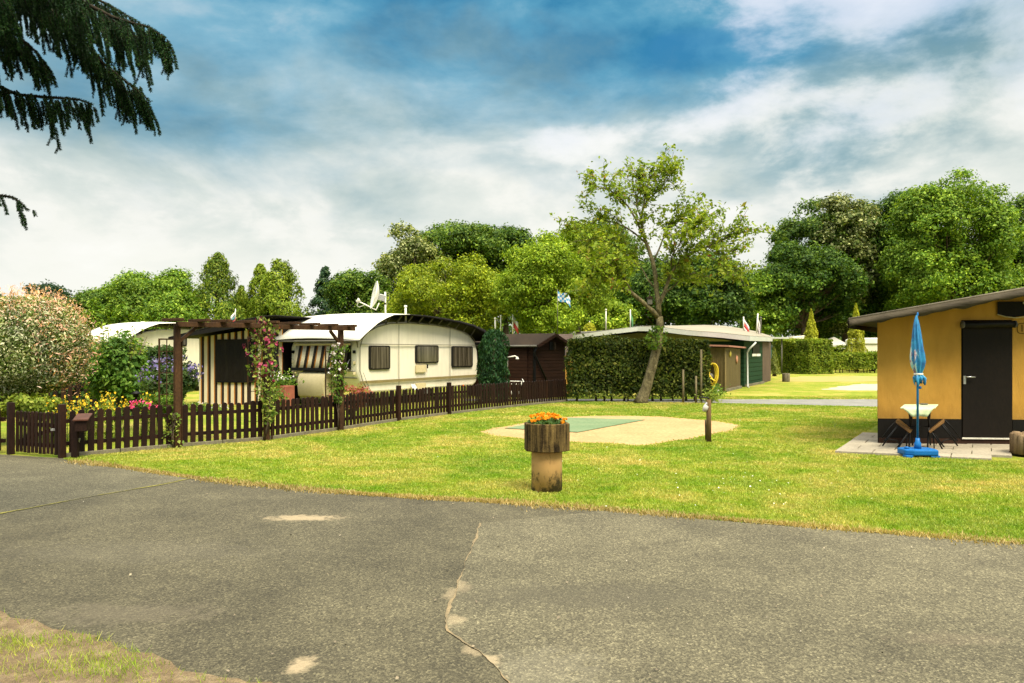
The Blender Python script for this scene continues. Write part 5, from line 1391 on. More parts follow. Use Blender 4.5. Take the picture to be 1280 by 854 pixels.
# ============ ochre tent, patio furniture ======================================
O0, O1 = Vector((5.90,12.25,0)), Vector((5.90+.995*4,12.25-.1*4,0))
OP = Plane((O0.x,O0.y), (.995,-.1))
def ochre_mat():
    m, nt, out = newmat('ochre_tent_cloth'); v = pos(nt)
    col = ramp(nt, noise(nt, v, 1.3, 5, .6), [(.3,(.44,.232,.040)),(.7,(.52,.285,.056))])
    col = mix(nt, col, ramp(nt, noise(nt, pos(nt, (1,1,.35)), 2.6, 6, .6), [(.25,.82),(.65,1.05)]), 1.0, 'MULTIPLY')
    sz = nt.nodes.new('ShaderNodeSeparateXYZ'); nt.links.new(v, sz.inputs[0])
    ft = math_(nt, 'ADD', math_(nt, 'MULTIPLY', noise(nt, pos(nt,(1,1,.3)), 5, 5, .65), .5), ramp(nt, math_(nt, 'MULTIPLY', sz.outputs[2], .4), [(.17,.42),(.30,0)]))
    col = mix(nt, col, (.19,.105,.028), ramp(nt, ft, [(.36,0),(.75,.55)]))
    w = N(nt, 'ShaderNodeTexVoronoi', Scale=260.0); nt.links.new(v, w.inputs['Vector'])
    b = N(nt, 'ShaderNodeBsdfPrincipled', Roughness=.9); b.inputs['Specular IOR Level'].default_value = .15
    nt.links.new(col, b.inputs['Base Color'])
    h = math_(nt, 'ADD', math_(nt, 'MULTIPLY', noise(nt, pos(nt, (1,1,.5)), 2.2, 3), 3.0), math_(nt, 'MULTIPLY', w.outputs['Distance'], .12))
    nt.links.new(bump(nt, h, .7, .04), b.inputs['Normal']); nt.links.new(b.outputs[0], out.inputs[0]); return m
M_ochre = ochre_mat()
def tent():
    root = thing('tent_cabin', 'ochre canvas tent cabin with a black door and skirting', 'tent', OP.pt(1.6,0))
    back = Vector((.535,.845,0)); bk = -OP.n.to_3d()
    zr = lambda u: 2.050+.178*u          # underside of the lean-to roof
    L = 4.0; zs = OP.hit(1150,523.6)[1]
    u_d0, z_d0 = OP.hit(1201.5,546.5); u_d1, z_d1 = OP.hit(1265.5,400)
    wall = MB()
    def panel(u0, u1, za, zb0, zb1, off=0.0, th=.03):
        wall.prism([OP.pt(u0,za,off), OP.pt(u1,za,off), OP.pt(u1,zb1,off), OP.pt(u0,zb0,off)], bk*th)
    panel(0, u_d0, zs, zr(0), zr(u_d0)); panel(u_d0, u_d1, z_d1, zr(u_d0), zr(u_d1)); panel(u_d1, L, zs, zr(u_d1), zr(L))
    obj('wall', wall, M_ochre, root)
    a = OP.pt(0,0,-.005); obj('side_wall', MB().prism([a+Vector((0,0,zs)), a+back*4.2+Vector((0,0,zs)), a+back*4.2+Vector((0,0,zr(0))), a+Vector((0,0,zr(0)))], OP.d.to_3d()*.03), M_ochre, root)
    msk = pmat('black_skirting', (.0065,.005,.0035), (.004,.003,.002), 3, (1,1,.3), .7, .5, 9, .02)
    sk = MB().prism([OP.pt(-.004,.12,.012), OP.pt(u_d0,.12,.012), OP.pt(u_d0,zs,.012), OP.pt(-.004,zs,.012)], back*.03).prism([OP.pt(u_d1,.12,.012), OP.pt(L,.12,.012), OP.pt(L,zs,.012), OP.pt(u_d1,zs,.012)], back*.03)
    b0 = OP.pt(-.006,0,.0); sk.prism([b0, b0+back*4.2, b0+back*4.2+Vector((0,0,zs)), b0+Vector((0,0,zs))], OP.d.to_3d()*.03)
    obj('skirting', sk, msk, root)
    pb_ = pmat('plinth_board', (.035,.015,.008), (.02,.009,.005), 2, (1,1,.4), .7, .3)
    pl = MB().prism([OP.pt(.0,.01,.03), OP.pt(L,.01,.03), OP.pt(L,.118,.03), OP.pt(.0,.118,.03)], back*.08)
    obj('plinth', pl, pb_, root)
    # door
    obj('door_frame', MB().prism([OP.pt(u_d0-.05,.12,-.035), OP.pt(u_d1+.05,.12,-.035), OP.pt(u_d1+.05,z_d1+.05,-.035), OP.pt(u_d0-.05,z_d1+.05,-.035)], bk*.03), msk, root)
    dr = obj('door', MB().prism([OP.pt(u_d0+.012,z_d0,.02), OP.pt(u_d1-.012,z_d0,.02), OP.pt(u_d1-.012,z_d1-.02,.02), OP.pt(u_d0+.012,z_d1-.02,.02)], back*.04), pmat('door_black', (.0085,.0052,.003), (.0055,.0034,.002), 2, (1,1,.4), .65, .3, 7, .02), root, bevel=.006)
    hx = OP.at(1208.5,471,.045)
    obj('handle', MB().tube([hx+Vector((-.03,.03,0)), hx+Vector((-.03,-.03,0)), hx+Vector((.09,-.035,-.004))], .011, 8), pmat('handle_steel', (.7,.68,.62), None, rough=.25, metal=.7), dr)
    obj('lock_plate', MB().box(OP.at(1204.5,475,.03), (.035,.02,.13), -.1), M_metal, dr)
    obj('threshold', MB().prism([OP.pt(u_d0-.01,z_d0-.028,.05), OP.pt(u_d1+.01,z_d0-.028,.05), OP.pt(u_d1+.01,z_d0-.004,.05), OP.pt(u_d0-.01,z_d0-.004,.05)], back*.06), pmat('threshold_alu', (.66,.62,.52), None, 4, rough=.4), root, bevel=.003)
    rl = OP.at(1202,406,.05); rr2 = OP.at(1265.5,405.5,.05)
    ro = obj('rolled_blind', MB().tube([rl, rl.lerp(rr2,.3)+Vector((0,0,-.004)), rl.lerp(rr2,.7)+Vector((0,0,.004)), rr2], [.052,.060,.056,.052], 12), pmat('blind_roll', (.012,.010,.008), (.005,.004,.0035), 9, (.4,1,1), .5, .8, 12, .02), root)
    for q, s in ((rl,-1),(rr2,1)): obj('end_cap', MB().lathe([(0,.0),(.058,.0),(.058,.02),(0,.025)], q, 14, (s,0,0)), pmat('cap_grey', (.12,.11,.10), None, 4, rough=.5), ro)
    # vent window with a loose cover
    u0, zt = OP.hit(1245.5,377.5); _, zb = OP.hit(1245.5,394)
    vt = MB().prism([OP.pt(u0,zb,.03), OP.pt(u0+.25,zb-.035,.03), OP.pt(u0+.5,zb,.03), OP.pt(u0+.9,zb+.02,.03), OP.pt(u0+.9,zt+.005,.03), OP.pt(u0,zt,.03)], back*.02)
    vn = obj('vent_window', vt, msk, root)
    obj('hem', MB().tube([OP.pt(u0-.01,zb+.01,.04), OP.pt(u0+.12,zb-.03,.04), OP.pt(u0+.28,zb-.048,.04), OP.pt(u0+.45,zb-.022,.04), OP.pt(u0+.62,zb+.0,.04)], .008, 6), M_hatch, vn)
    obj('clip', MB().box(OP.at(1279,379,.05), (.05,.03,.03)), M_white, vn)
    # house number in a rounded outline
    mk = pmat('number_ink', (.13,.075,.02), None, 5, rough=.9)
    cu = bpy.data.curves.new('number', 'FONT'); cu.body = '15'; cu.size = .155; cu.align_x = 'LEFT'; cu.extrude = .002
    tmp = bpy.data.objects.new('number_curve', cu); C.objects.link(tmp); bpy.context.view_layer.update()
    tme = bpy.data.meshes.new_from_object(tmp.evaluated_get(bpy.context.evaluated_depsgraph_get())); bpy.data.objects.remove(tmp); bpy.data.curves.remove(cu)
    tx = bpy.data.objects.new('number', tme); C.objects.link(tx); tx.parent = root
    q = OP.at(1274.0,414.6,.008); tx.location = q-root.location; tx.rotation_euler = (R(90),0,math.atan2(OP.d.y, OP.d.x)); tme.materials.clear(); tme.materials.append(mk)
    u1, z1 = OP.hit(1271.6,404.5); _, z0 = OP.hit(1271.6,417); r = .05; w = .27; ol = []
    for cx, cz, a0 in ((u1+w-r,z1-r,0),(u1+r,z1-r,90),(u1+r,z0+r,180),(u1+w-r,z0+r,270)):
        for k in range(5): a = R(a0+k*22.5); ol.append(OP.pt(cx+r*math.cos(a), cz+r*math.sin(a), .004))
    obj('number_outline', MB().tube(ol+[ol[0]], .006, 5, False), mk, root)
    # roof: slab of felt with a hanging wavy valance
    mr = pmat('grey_roof_cloth', (.050,.041,.027), (.032,.026,.017), 1.5, (.5,1,2), .8, .5, 14, .015)
    fo = .62
    ang = lambda u: 2.045+.178*u
    r0, r1 = OP.pt(-.66,ang(-.66),fo), OP.pt(L,ang(L),fo)
    obj('roof', MB().prism([r0, r1, r1+Vector((0,0,.065)), r0+Vector((0,0,.065))], bk*.62+back*4.2), mr, root, bevel=.01)
    top, bot, mid = [], [], []
    K = 90
    for k in range(K+1):
        s = k/K; q = r0.lerp(r1, s)
        wav = .016*math.sin(s*46)+.010*math.sin(s*97+1)+.012*math.sin(s*15)
        top.append(q+Vector((0,0,.070))+OP.n.to_3d()*.012); mid.append(q+Vector((0,0,.005))+OP.n.to_3d()*(.03+.5*wav)); bot.append(q+Vector((0,0,-.050+wav*.9))+OP.n.to_3d()*(.022+wav*.9))
    obj('valance', MB().sheet([top, mid, bot]), pmat('valance_cloth', (.072,.058,.036), (.036,.029,.019), 2.5, (.6,1,3), .8, .5, 10, .02), root, solid=.006)
    sv0 = OP.pt(-.66,ang(-.66),fo)-OP.d.to_3d()*.012
    obj('side_valance', MB().sheet([[sv0+Vector((0,0,.07)), sv0+back*5+Vector((0,0,.07))], [sv0+Vector((0,0,-.06)), sv0+back*5+Vector((0,0,-.06))]]), M_tarpd, root, solid=.006)
    obj('edge_tube', MB().tube([r0+Vector((0,0,.078))+OP.n.to_3d()*.0, r1+Vector((0,0,.078))], .018, 8), pmat('edge_tube', (.14,.118,.08), (.09,.075,.05), 4), root)
tent()
def parasol():
    b = G(1148,571.5); b.y += .02; Y = b.y
    root = thing('parasol', 'closed blue printed parasol standing in a blue base', 'parasol', b)
    mblue = pmat('blue_plastic', (.010,.125,.36), (.008,.10,.30), 3, rough=.38, fine=.05)
    hw = .235
    mb = MB(); z0, z1 = .05, .13; pr = [(-hw,-.10),(-hw*.55,-.16),(hw*.9,-.17),(hw,-.05),(hw,.14),(hw*.5,.19),(-hw*.6,.19),(-hw,.12)]
    ba = obj('base', MB().prism([b+Vector((x,y,.035)) for x, y in pr], (0,0,.085)), mblue, root, bevel=.02)
    obj('foot', MB().box(b+Vector((-.19,-.10,.02)), (.10,.12,.04)).box(b+Vector((.17,-.10,.02)), (.13,.12,.04)).box(b+Vector((.0,.12,.02)), (.3,.1,.04)), mblue, ba, bevel=.008)
    obj('plug', MB().lathe([(0,.0),(.03,.0),(.03,.03),(0,.035)], b+Vector((-.17,-.02,.118)), 12), mblue, ba)
    obj('socket', MB().lathe([(0,0),(.05,0),(.045,.09),(.03,.11),(.028,.16),(0,.16)], b+Vector((0,0,.11)), 16), mblue, root)
    obj('pole', MB().tube([b+Vector((0,0,.20)), b+Vector((0,0,1.95))], .0155, 10), pmat('pole_blue', (.012,.15,.36), None, 4, rough=.3), root)
    obj('knob', MB().lathe([(0,0),(.02,.005),(.02,.03),(0,.035)], b+Vector((.018,0,.99)), 10, (1,0,0)), mblue, root)
    # folded canopy: pleats gathered by a strap, belly above it, frill below
    m, nt, out = newmat('parasol_print'); v = pos(nt, (1,1,.55))
    col = ramp(nt, noise(nt, v, 13, 4, .6, .6), [(.30,(.006,.065,.19)),(.48,(.010,.145,.33)),(.60,(.016,.22,.40)),(.72,(.06,.30,.40))])
    k = noise(nt, pos(nt, (1,1,.4)), 10, 3, .6, .8)
    sx = nt.nodes.new('ShaderNodeSeparateXYZ'); nt.links.new(pos(nt), sx.inputs[0])
    left = math_(nt, 'SUBTRACT', k, math_(nt, 'MULTIPLY', math_(nt, 'SUBTRACT', sx.outputs[0], b.x), 2.6))
    band = ramp(nt, sx.outputs[2], [(.0,0),(.575,0),(.60,1),(.70,1),(.73,0)]) if False else 1.0
    pr_ = ramp(nt, left, [(.60,0),(.70,.85)])
    pc = ramp(nt, noise(nt, v, 24, 2), [(.38,(.30,.55,.50)),(.52,(.60,.62,.50)),(.62,(.28,.05,.09)),(.75,(.55,.60,.55))])
    zlim = ramp(nt, math_(nt, 'MULTIPLY', sx.outputs[2], .4), [(.46,0),(.47,1),(.62,1),(.66,0)])
    col = mix(nt, col, pc, math_(nt, 'MULTIPLY', pr_, zlim))
    bs = N(nt, 'ShaderNodeBsdfPrincipled', Roughness=.6); nt.links.new(col, bs.inputs['Base Color']); nt.links.new(bs.outputs[0], out.inputs[0])
    prof = [(2.03,.010,0),(1.99,.020,-.01),(1.90,.040,-.01),(1.75,.058,-.008),(1.58,.078,.0),(1.45,.092,.005),(1.36,.094,.008),(1.28,.080,.006),(1.22,.058,.008),(1.185,.048,.012),(1.165,.060,.016),(1.13,.088,.022),(1.09,.082,.026),(1.06,.068,.028)]
    rows = []; nseg = 44
    for z, r, ox in prof:
        row = []
        for i in range(nseg+1):
            a = 2*math.pi*i/nseg
            pl_ = 1+(.24*math.sin(a*8+z*2.0)+.12*math.sin(a*5-z*5))*min(1, r/.06)
            zz = z+((.030*math.sin(a*4+1)+.02*math.sin(a*9)) if z < 1.12 else 0)
            row.append(b+Vector((ox-.012*(z-1.1)+math.cos(a)*r*pl_*.86, math.sin(a)*r*pl_*.86, zz)))
        rows.append(row)
    cn = obj('canopy', MB().sheet(rows), m, root)
    obj('strap', MB().lathe([(.060,-.012),(.064,0),(.060,.012)], b+Vector((.012,0,1.185)), 18), M_white, cn)
    obj('tip', MB().lathe([(.012,0),(.010,.04),(0,.05)], b+Vector((0,0,2.02)), 10), mblue, root)
parasol()
def table():
    c = P(1150,513,11.55); z = c.z
    root = thing('garden_table', 'small table with a pale green cloth against the ochre tent', 'table', Vector((c.x,c.y,0)))
    mt = pmat('green_cloth', (.52,.58,.36), (.42,.50,.29), 6, rough=.6, fine=.06)
    x0, x1, y0, y1 = P(1124.5,514,11.30).x, P(1168,514,11.30).x, 11.28, 11.98
    z = .665; sh = .44
    obj('table_top', MB().prism([(x0,y0,z-.01),(x1,y0,z-.01),(x1+sh,y1,z-.01),(x0+sh-.02,y1,z-.01)], (0,0,.02)), mt, root, bevel=.006)
    # cloth corner hanging down the near edge
    n_ = 12; top, bot = [], []
    pts_top = [(x0+.02)+(x1-x0-.04)*k/n_ for k in range(n_+1)]
    rows = [[Vector((x, y0-.012, z+.008)) for x in pts_top]]
    for q in (.33,.66,1.0):
        row = []
        for k, x in enumerate(pts_top):
            s = k/n_; xi = x0+.03+(x1-x0-.06)*(s*(1-.50*q)+.25*q+.03*q); d = .125*q*(1+.05*math.sin(s*9))
            row.append(Vector((xi, y0-.018-.012*math.sin(s*14)*q, z+.004-d)))
        rows.append(row)
    obj('cloth_drop', MB().sheet(rows), mt, root, solid=.005)
    for x in (x0+.12, x1-.12):
        obj('leg', MB().tube([(x+.06,y0+.1,z-.01),(x+sh-.05,y1-.08,.045)], .013, 6), M_black, root); obj('leg', MB().tube([(x+sh-.05,y1-.08,z-.01),(x+.06,y0+.1,.045)], .013, 6), M_black, root)
    obj('cross_bar', MB().tube([(x0+.12+sh/2,(y0+y1)/2,.36),(x1-.12+sh/2,(y0+y1)/2,.36)], .010, 6), M_black, root)
    tray = thing('ashtray', 'small dark dish at the back of the green table', 'dish', (P(1155,506,11.85).x, 11.85, z+.01))
    obj('bowl', MB().lathe([(0,0),(.05,0),(.06,.022),(.05,.022),(.045,.008),(0,.008)], tray.location, 16), M_strut, tray)
table()
def chair(label, cx, s):
    """folding chair tipped against the table; s = side it leans from"""
    Y = 11.42; c = P(cx,533,Y); base = Vector((c.x, Y, 0))
    root = thing('folding_chair', label, 'chair', base, 'folding chairs tipped under the table')
    q = lambda px, py, dy: P(cx+s*(px-1171), py, Y)+Vector((dy*.5, dy*.85, 0))
    ms = pmat('chair_seat_wood', (.20,.105,.035), (.12,.06,.022), 5, (1,1,1), .5, .2)
    w = .34
    tl, tr_, br, bl = q(1179.5,524.7,0), q(1180.5,528.5,0), q(1162.5,542,0), q(1160.5,539.5,0)
    obj('seat', MB().prism([tl, tr_, br, bl], (w*.5,w*.85,0)), ms, root, bevel=.008)
    mb = 'leg'
    for dy in (.02, w-.02):
        obj('leg', MB().tube([q(1177,531,dy), q(1188,545,dy), q(1197,557.5 if dy < .1 else 554,dy)], .011, 6), M_black, root)
        obj('leg', MB().tube([q(1165,541,dy), q(1173,553,dy), q(1181,567 if dy < .1 else 563.5,dy)], .011, 6), M_black, root)
    obj('back_frame', MB().tube([q(1175,557,.05), q(1180,551,.05), q(1188,549.5,.05), q(1196,551,.05)], .009, 6), M_black, root)
    obj('back_frame', MB().tube([q(1180,527,w), q(1190,537,w), q(1200,551,w)], .010, 6), M_black, root)
    obj('stretcher', MB().tube([q(1168,545,.02), q(1168,545,w-.02)], .009, 6), M_black, root)
    obj('leg', MB().tube([q(1166.5,541,.1), q(1167.5,561.5,.1)], .010, 6), M_black, root)
chair('folding chair with brown seat tipped on the right of the parasol pole', 1171, 1)
chair('folding chair with brown seat tipped on the left of the parasol pole', 1129, -1)
def palisade():
    b = G(1307,573); b.y += .22; r0 = .25
    root = thing('round_planter', 'round brown ribbed planter at the right edge of the patio', 'planter', Vector((b.x,b.y,0)))
    mt = streaked('palisade_concrete', (.26,.18,.10), (.10,.065,.035), .35, .62, 16)
    n = 18
    for k in range(n):
        a = 2*math.pi*k/n; q = b+Vector((math.cos(a)*r0, math.sin(a)*r0, 0))
        z = .29+.010*math.sin(k*2.3)
        t_ = obj('palisade', MB().lathe([(0,.0),(.058,.0),(.058,z-.015),(.045,z),(0,z)], q+Vector((0,0,.035)), 12), mt, root)
    obj('soil', MB().lathe([(0,.24),(.30,.24)], b, 24), M_earth, root)
palisade()
# ============ trees ============================================================
def tree(label, left, right, top, bot, Y, m, n=9000, clumps=70, name='broadleaf_tree', size=None, depth=.85, asp=.6, clump_r=.24, grp='trees closing the view behind the campsite', trunk_r=None, seed=None, loose=.4):
    left -= 5; right += 5; cx = (left+right)/2; Wd = (right-left)*Y/F/2; zt = EYE-(top-HZ)/F*Y; zb = max(.3, EYE-(bot-HZ)/F*Y-.4)
    base = P(cx, HZ, Y); base.z = 0; root = thing(name, label, 'tree', base, grp)
    n = int(n*LEAFK); Hh = (zt-zb)/2; ctr = np.array([base.x, base.y, zb+Hh]); rad = np.array([Wd, Wd*depth, Hh])
    size = (size or .0040*Y)*.84
    # boughs: big lobes over the crown; each carries leafy sprays on its outside
    nl = max(12, int(clumps*.58))
    d = unit(nl*2); d = d[d[:,2] > -.85][:nl]; nl = len(d)
    d = np.sign(d)*np.abs(d)**.86
    az = np.arctan2(d[:,1], d[:,0]); ph = rng.uniform(0, 6.28, 2)
    lump = 1+.06*np.sin(az*3+ph[0]+d[:,2]*2)+.05*np.sin(az*5+ph[1]-d[:,2]*4)
    lr = min(Wd, Hh)*clump_r*1.55*rng.uniform(.8,1.2,nl)
    fr = np.where(rng.random(nl) < .8, rng.uniform(.84,.98,nl), rng.uniform(.2,.75,nl))
    lc = ctr+d*np.maximum(rad-lr[:,None]*np.array([1,1,.85]), .1)*(fr*lump)[:,None]
    ns = 13; li = np.repeat(np.arange(nl), ns); sd = unit(nl*ns)
    sd = norm(sd+.45*norm((lc[li]-ctr)/rad)+np.array([0,0,.25]))
    sc = lc[li]+sd*(lr[li]*rng.uniform(.62,1.02,nl*ns))[:,None]*np.array([1.1,1.1,.85]); sr = lr[li]*rng.uniform(.26,.46,nl*ns)
    idx = rng.choice(nl*ns, n, p=sr**2/np.sum(sr**2)); d2 = norm(unit(n)+.35*sd[idx]+np.array([0,0,.30]))
    f = rng.random(n)
    p = sc[idx]+d2*(sr[idx]*np.where(f < .7, rng.uniform(.75,1.2,n), rng.uniform(.1,.75,n)))[:,None]*np.array([1.2,1.2,.72])
    p = p+rng.normal(0, size*(.35+loose), p.shape)
    k = p[:,2] > .25; p, d2, idx = p[k], d2[k], idx[k]
    leaf_obj('crown', p, d2*.8+sd[idx]*.3+np.array([0,0,.3]), size, m, root, aspect=asp, jit=.45)
    mb = MB(); r = random.Random(n); tr = trunk_r or .032*Hh*1.3+.07
    fork = zb+Hh*.35 if zb > 1.0 else Hh*.5
    mb.tube([base, base+Vector((.05,0,fork*.5)), base+Vector((0,0,fork))], [tr*1.25, tr, tr*.85], 10)
    mb.tube([base+Vector((0,0,fork)), base+Vector((.1*Wd*r.uniform(-1,1),0,zb+Hh*1.0)), base+Vector((.12*Wd*r.uniform(-1,1),0,zt-Hh*.3))], [tr*.85, tr*.45, tr*.1], 8)
    for q in range(nl):
        e = Vector(lc[q]); s_ = base+Vector((0,0,fork+max(0,(e.z-fork))*.45*r.random()))
        mb.tube([s_, s_.lerp(e,.5)+Vector((0,0,-.04*Hh)), e], [tr*.40, tr*.24, tr*.06], 6)
    obj('trunk', mb, M_bark, root)
    return root
LEAFK = 4.0
def conifer(label, px, top, bot, half_px, Y, m, n=9000, size=None, blunt=1.5, tiers=13, name='conifer_tree', ragged=.16, open_=0.0):
    base = P(px, HZ, Y); base.z = 0; zt = EYE-(top-HZ)/F*Y; W = 1.32*half_px*Y/F; blunt = min(blunt, 1.15+.25*(blunt-1.15))
    root = thing(name, label, 'tree', base, 'trees closing the view behind the campsite'); size = size or .0036*Y
    n = int(n*2.2); ns = 260; h = rng.random(ns)**.85; a = rng.uniform(0, 6.283, ns)
    prof = np.power(np.clip(1-h, 0, 1), 1/blunt)*np.clip(.55+h*4, 0, 1)
    R0 = W*prof*(1+ragged*np.sin(a*3+h*9)+ragged*.8*rng.normal(size=ns))*rng.uniform(.7,1.03,ns)
    sc = np.array(base)+np.stack([np.cos(a)*R0, np.sin(a)*R0, .1+h*(zt-.25)], 1)
    sr = W*.26*(.45+.75*prof)*rng.uniform(.6,1.2,ns)
    i = rng.choice(ns, n, p=sr**2/np.sum(sr**2)); od = np.stack([np.cos(a), np.sin(a), np.full(ns,.55)], 1)
    d2 = norm(unit(n)+.5*od[i]); p = sc[i]+d2*(sr[i]*rng.uniform(.35,1.1,n))[:,None]*np.array([1,1,1.25-.6*open_])
    k = (p[:,2] > .1) & (p[:,2] < zt)
    leaf_obj('crown', p[k], (d2+od[i]*.5)[k], size, m, root, aspect=.42, jit=.4, along=(od[i]*np.array([.5,.5,1.4*(1-open_)]))[k])
    mb = MB().tube([base, base+Vector((0,0,zt*.5)), base+Vector((0,0,zt*.97))], [.028*zt+.05, .016*zt+.03, .01], 8)
    obj('trunk', mb, M_bark, root)
    return root
T = lambda nm, a, b, c, **k: leafmat(nm, [(0,a),(.55,b),(.9,c),(1,tuple(q*1.5 for q in c))], k.pop('trans',.3), **k)
M_dk = T('leaf_dark_green', (0.015,0.046,0.005), (0.044,0.101,0.010), (0.115,0.188,0.023), vscale=.30, vary=.35)
M_md = T('leaf_mid_green', (0.026,0.070,0.006), (0.070,0.141,0.013), (0.166,0.243,0.031), vscale=.32, vary=.35)
M_br = T('leaf_bright_green', (0.048,0.115,0.008), (0.122,0.224,0.015), (0.243,0.346,0.038), vscale=.35, vary=.3)
M_ol = T('leaf_olive_gold', (0.092,0.150,0.006), (0.194,0.267,0.010), (0.338,0.392,0.026), vscale=.5, vary=.3)
M_li = T('leaf_lime', (0.081,0.154,0.008), (0.177,0.282,0.013), (0.323,0.422,0.038), vscale=.42, vary=.35)
M_pa = T('leaf_pale_bract', (0.045,0.077,0.013), (0.109,0.147,0.028), (0.384,0.410,0.179), vscale=.35, vary=.3)
M_bl = T('leaf_blue_green', (0.013,0.044,0.018), (0.033,0.077,0.033), (0.077,0.128,0.051), vscale=.4)
M_cy = T('leaf_cypress', (0.038,0.090,0.006), (0.109,0.179,0.013), (0.230,0.282,0.028), vscale=.5, vary=.3)
M_yg = T('leaf_cypress_gold', (0.063,0.115,0.006), (0.136,0.205,0.013), (0.252,0.314,0.032), vscale=.5, vary=.3)
# left of the caravan
tree('low dark treetop at the left frame edge over the willow', -45, 26, 362, 430, 52, M_dk, 5000, 40)
tree('dark pine like crown above the right of the willow', 28, 94, 355, 425, 54, M_bl, 6500, 45, clump_r=.2)
tree('mid green tree between the dark pine crown and the big maple', 84, 152, 362, 425, 50, M_md, 7500, 60, clump_r=.22)
tree('thin dark tree just left of the big round maple', 118, 162, 356, 425, 56, M_md, 4000, 40)
tree('big round fresh green maple over the neighbouring roof', 142, 240, 331, 430, 50, M_br, 16000, 95, clump_r=.25)
tree('smaller bright maple at the right foot of the round maple', 184, 246, 362, 432, 44, M_br, 8000, 60)
bush('bright pointed saplings above the neighbouring white roof', P(120, 410, 36), (1.0,.7,1.3), 2200, M_br, .17, name='sapling', cat='tree', clumps=20)
bush('bright sapling beside the neighbouring roof flue', P(160, 408, 36), (1.0,.7,1.2), 2200, M_br, .17, name='sapling', cat='tree', clumps=20)
conifer('broad pointed green cypress left of the golden one', 271, 316, 430, 36, 46, M_cy, 12000, blunt=1.9, tiers=15)
conifer('golden green cypress with the higher of two tops', 350, 324, 430, 34, 46, M_yg, 11000, blunt=2.6, tiers=14)
conifer('golden green cypress with the lower left top', 326, 330, 430, 26, 47, M_yg, 8000, blunt=2.4, tiers=14)
conifer('slim golden cypress between the two broad cypresses', 302, 356, 430, 17, 48, M_yg, 4500, blunt=2.4, tiers=12)
conifer('small dark blue spruce right of the golden cypresses', 406, 331, 430, 24, 52, M_bl, 6500, blunt=1.15, tiers=12, ragged=.3, open_=.8)
tree('mid green maple behind the satellite dish', 412, 484, 334, 432, 50, M_md, 9500, 70)
# behind the caravan
tree('big dark green oak with the highest dome above the caravan', 512, 634, 268, 420, 66, M_md, 17000, 110, clump_r=.2)
tree('chestnut with pale undersides left of the big dome', 476, 562, 280, 420, 62, M_pa, 9000, 75, clump_r=.17)
tree('dark rounded tree right of the big dome', 592, 672, 276, 420, 68, M_dk, 10000, 75, clump_r=.2)
tree('round olive golden tree right behind the caravan roof', 487, 634, 321, 425, 37, M_ol, 15000, 90, clump_r=.22, size=.15, asp=.45)
tree('drooping lime green tree left of the leaning tree', 628, 728, 289, 425, 33, M_li, 14000, 90, clump_r=.23, size=.13, asp=.5)
tree('high lime green crown just behind the leaning tree', 676, 768, 284, 388, 35, M_li, 11000, 80, clump_r=.23, size=.135, asp=.5, trunk_r=.12)
tree('dark tree behind the left half of the leaning tree', 686, 806, 268, 420, 62, M_md, 12000, 90)
tree('dark tree behind the leaning trunk', 770, 872, 318, 425, 58, M_dk, 10500, 80)
tree('dark tree at the right of the leaning tree', 832, 934, 316, 425, 57, M_dk, 11500, 80)
tree('low lime shrub tree above the topiary ball', 722, 788, 366, 420, 47, M_li, 5500, 45)
tree('pale yellow green tree in the gap left of the right wood', 922, 985, 338, 420, 66, M_br, 7500, 60)
# right wood
tree('dark maple at the left foot of the right wood', 934, 1074, 300, 428, 68, M_dk, 16000, 120, clump_r=.17, seed=3)
tree('tall mid green tree rising on the left of the right wood', 960, 1080, 254, 425, 74, M_md, 13000, 90, clump_r=.2)
tree('lime tree speckled with pale bracts in the right wood', 1012, 1102, 237, 425, 72, M_pa, 13000, 95, clump_r=.18)
tree('dark green tree between the pale lime and the tall maple', 1050, 1172, 233, 425, 73, M_dk, 13000, 95, clump_r=.18)
tree('tall bright maple topping the right wood above the tent', 1112, 1262, 220, 425, 66, M_br, 24000, 150, clump_r=.17)
tree('green tree at the right frame edge above the tent', 1226, 1345, 238, 425, 70, M_md, 13000, 95)
tree('low dark undergrowth tree between cypress and tent roof', 1018, 1135, 338, 430, 75, M_dk, 11000, 80)
tree('dark low tree behind the ochre tent roof', 1110, 1290, 320, 430, 76, M_dk, 13000, 90)
def far_wood():
    n = 42000; x = rng.uniform(-95, 110, n); h = 5.2+1.6*np.sin(x*.23)+1.1*np.sin(x*.61+1)+.7*np.sin(x*1.7)
    z = rng.random(n)*h; y = 92+rng.normal(0,1.6,n)+1.2*np.sin(x*.9+z)
    p = np.stack([x,y,z], 1); o = leaf_obj('far_wood', p, np.tile([0,-.7,.6],(n,1)), .62, M_dk, None, None)
    tag(o, 'dark distant wood closing the horizon behind everything', 'woods', kind='stuff')
far_wood()

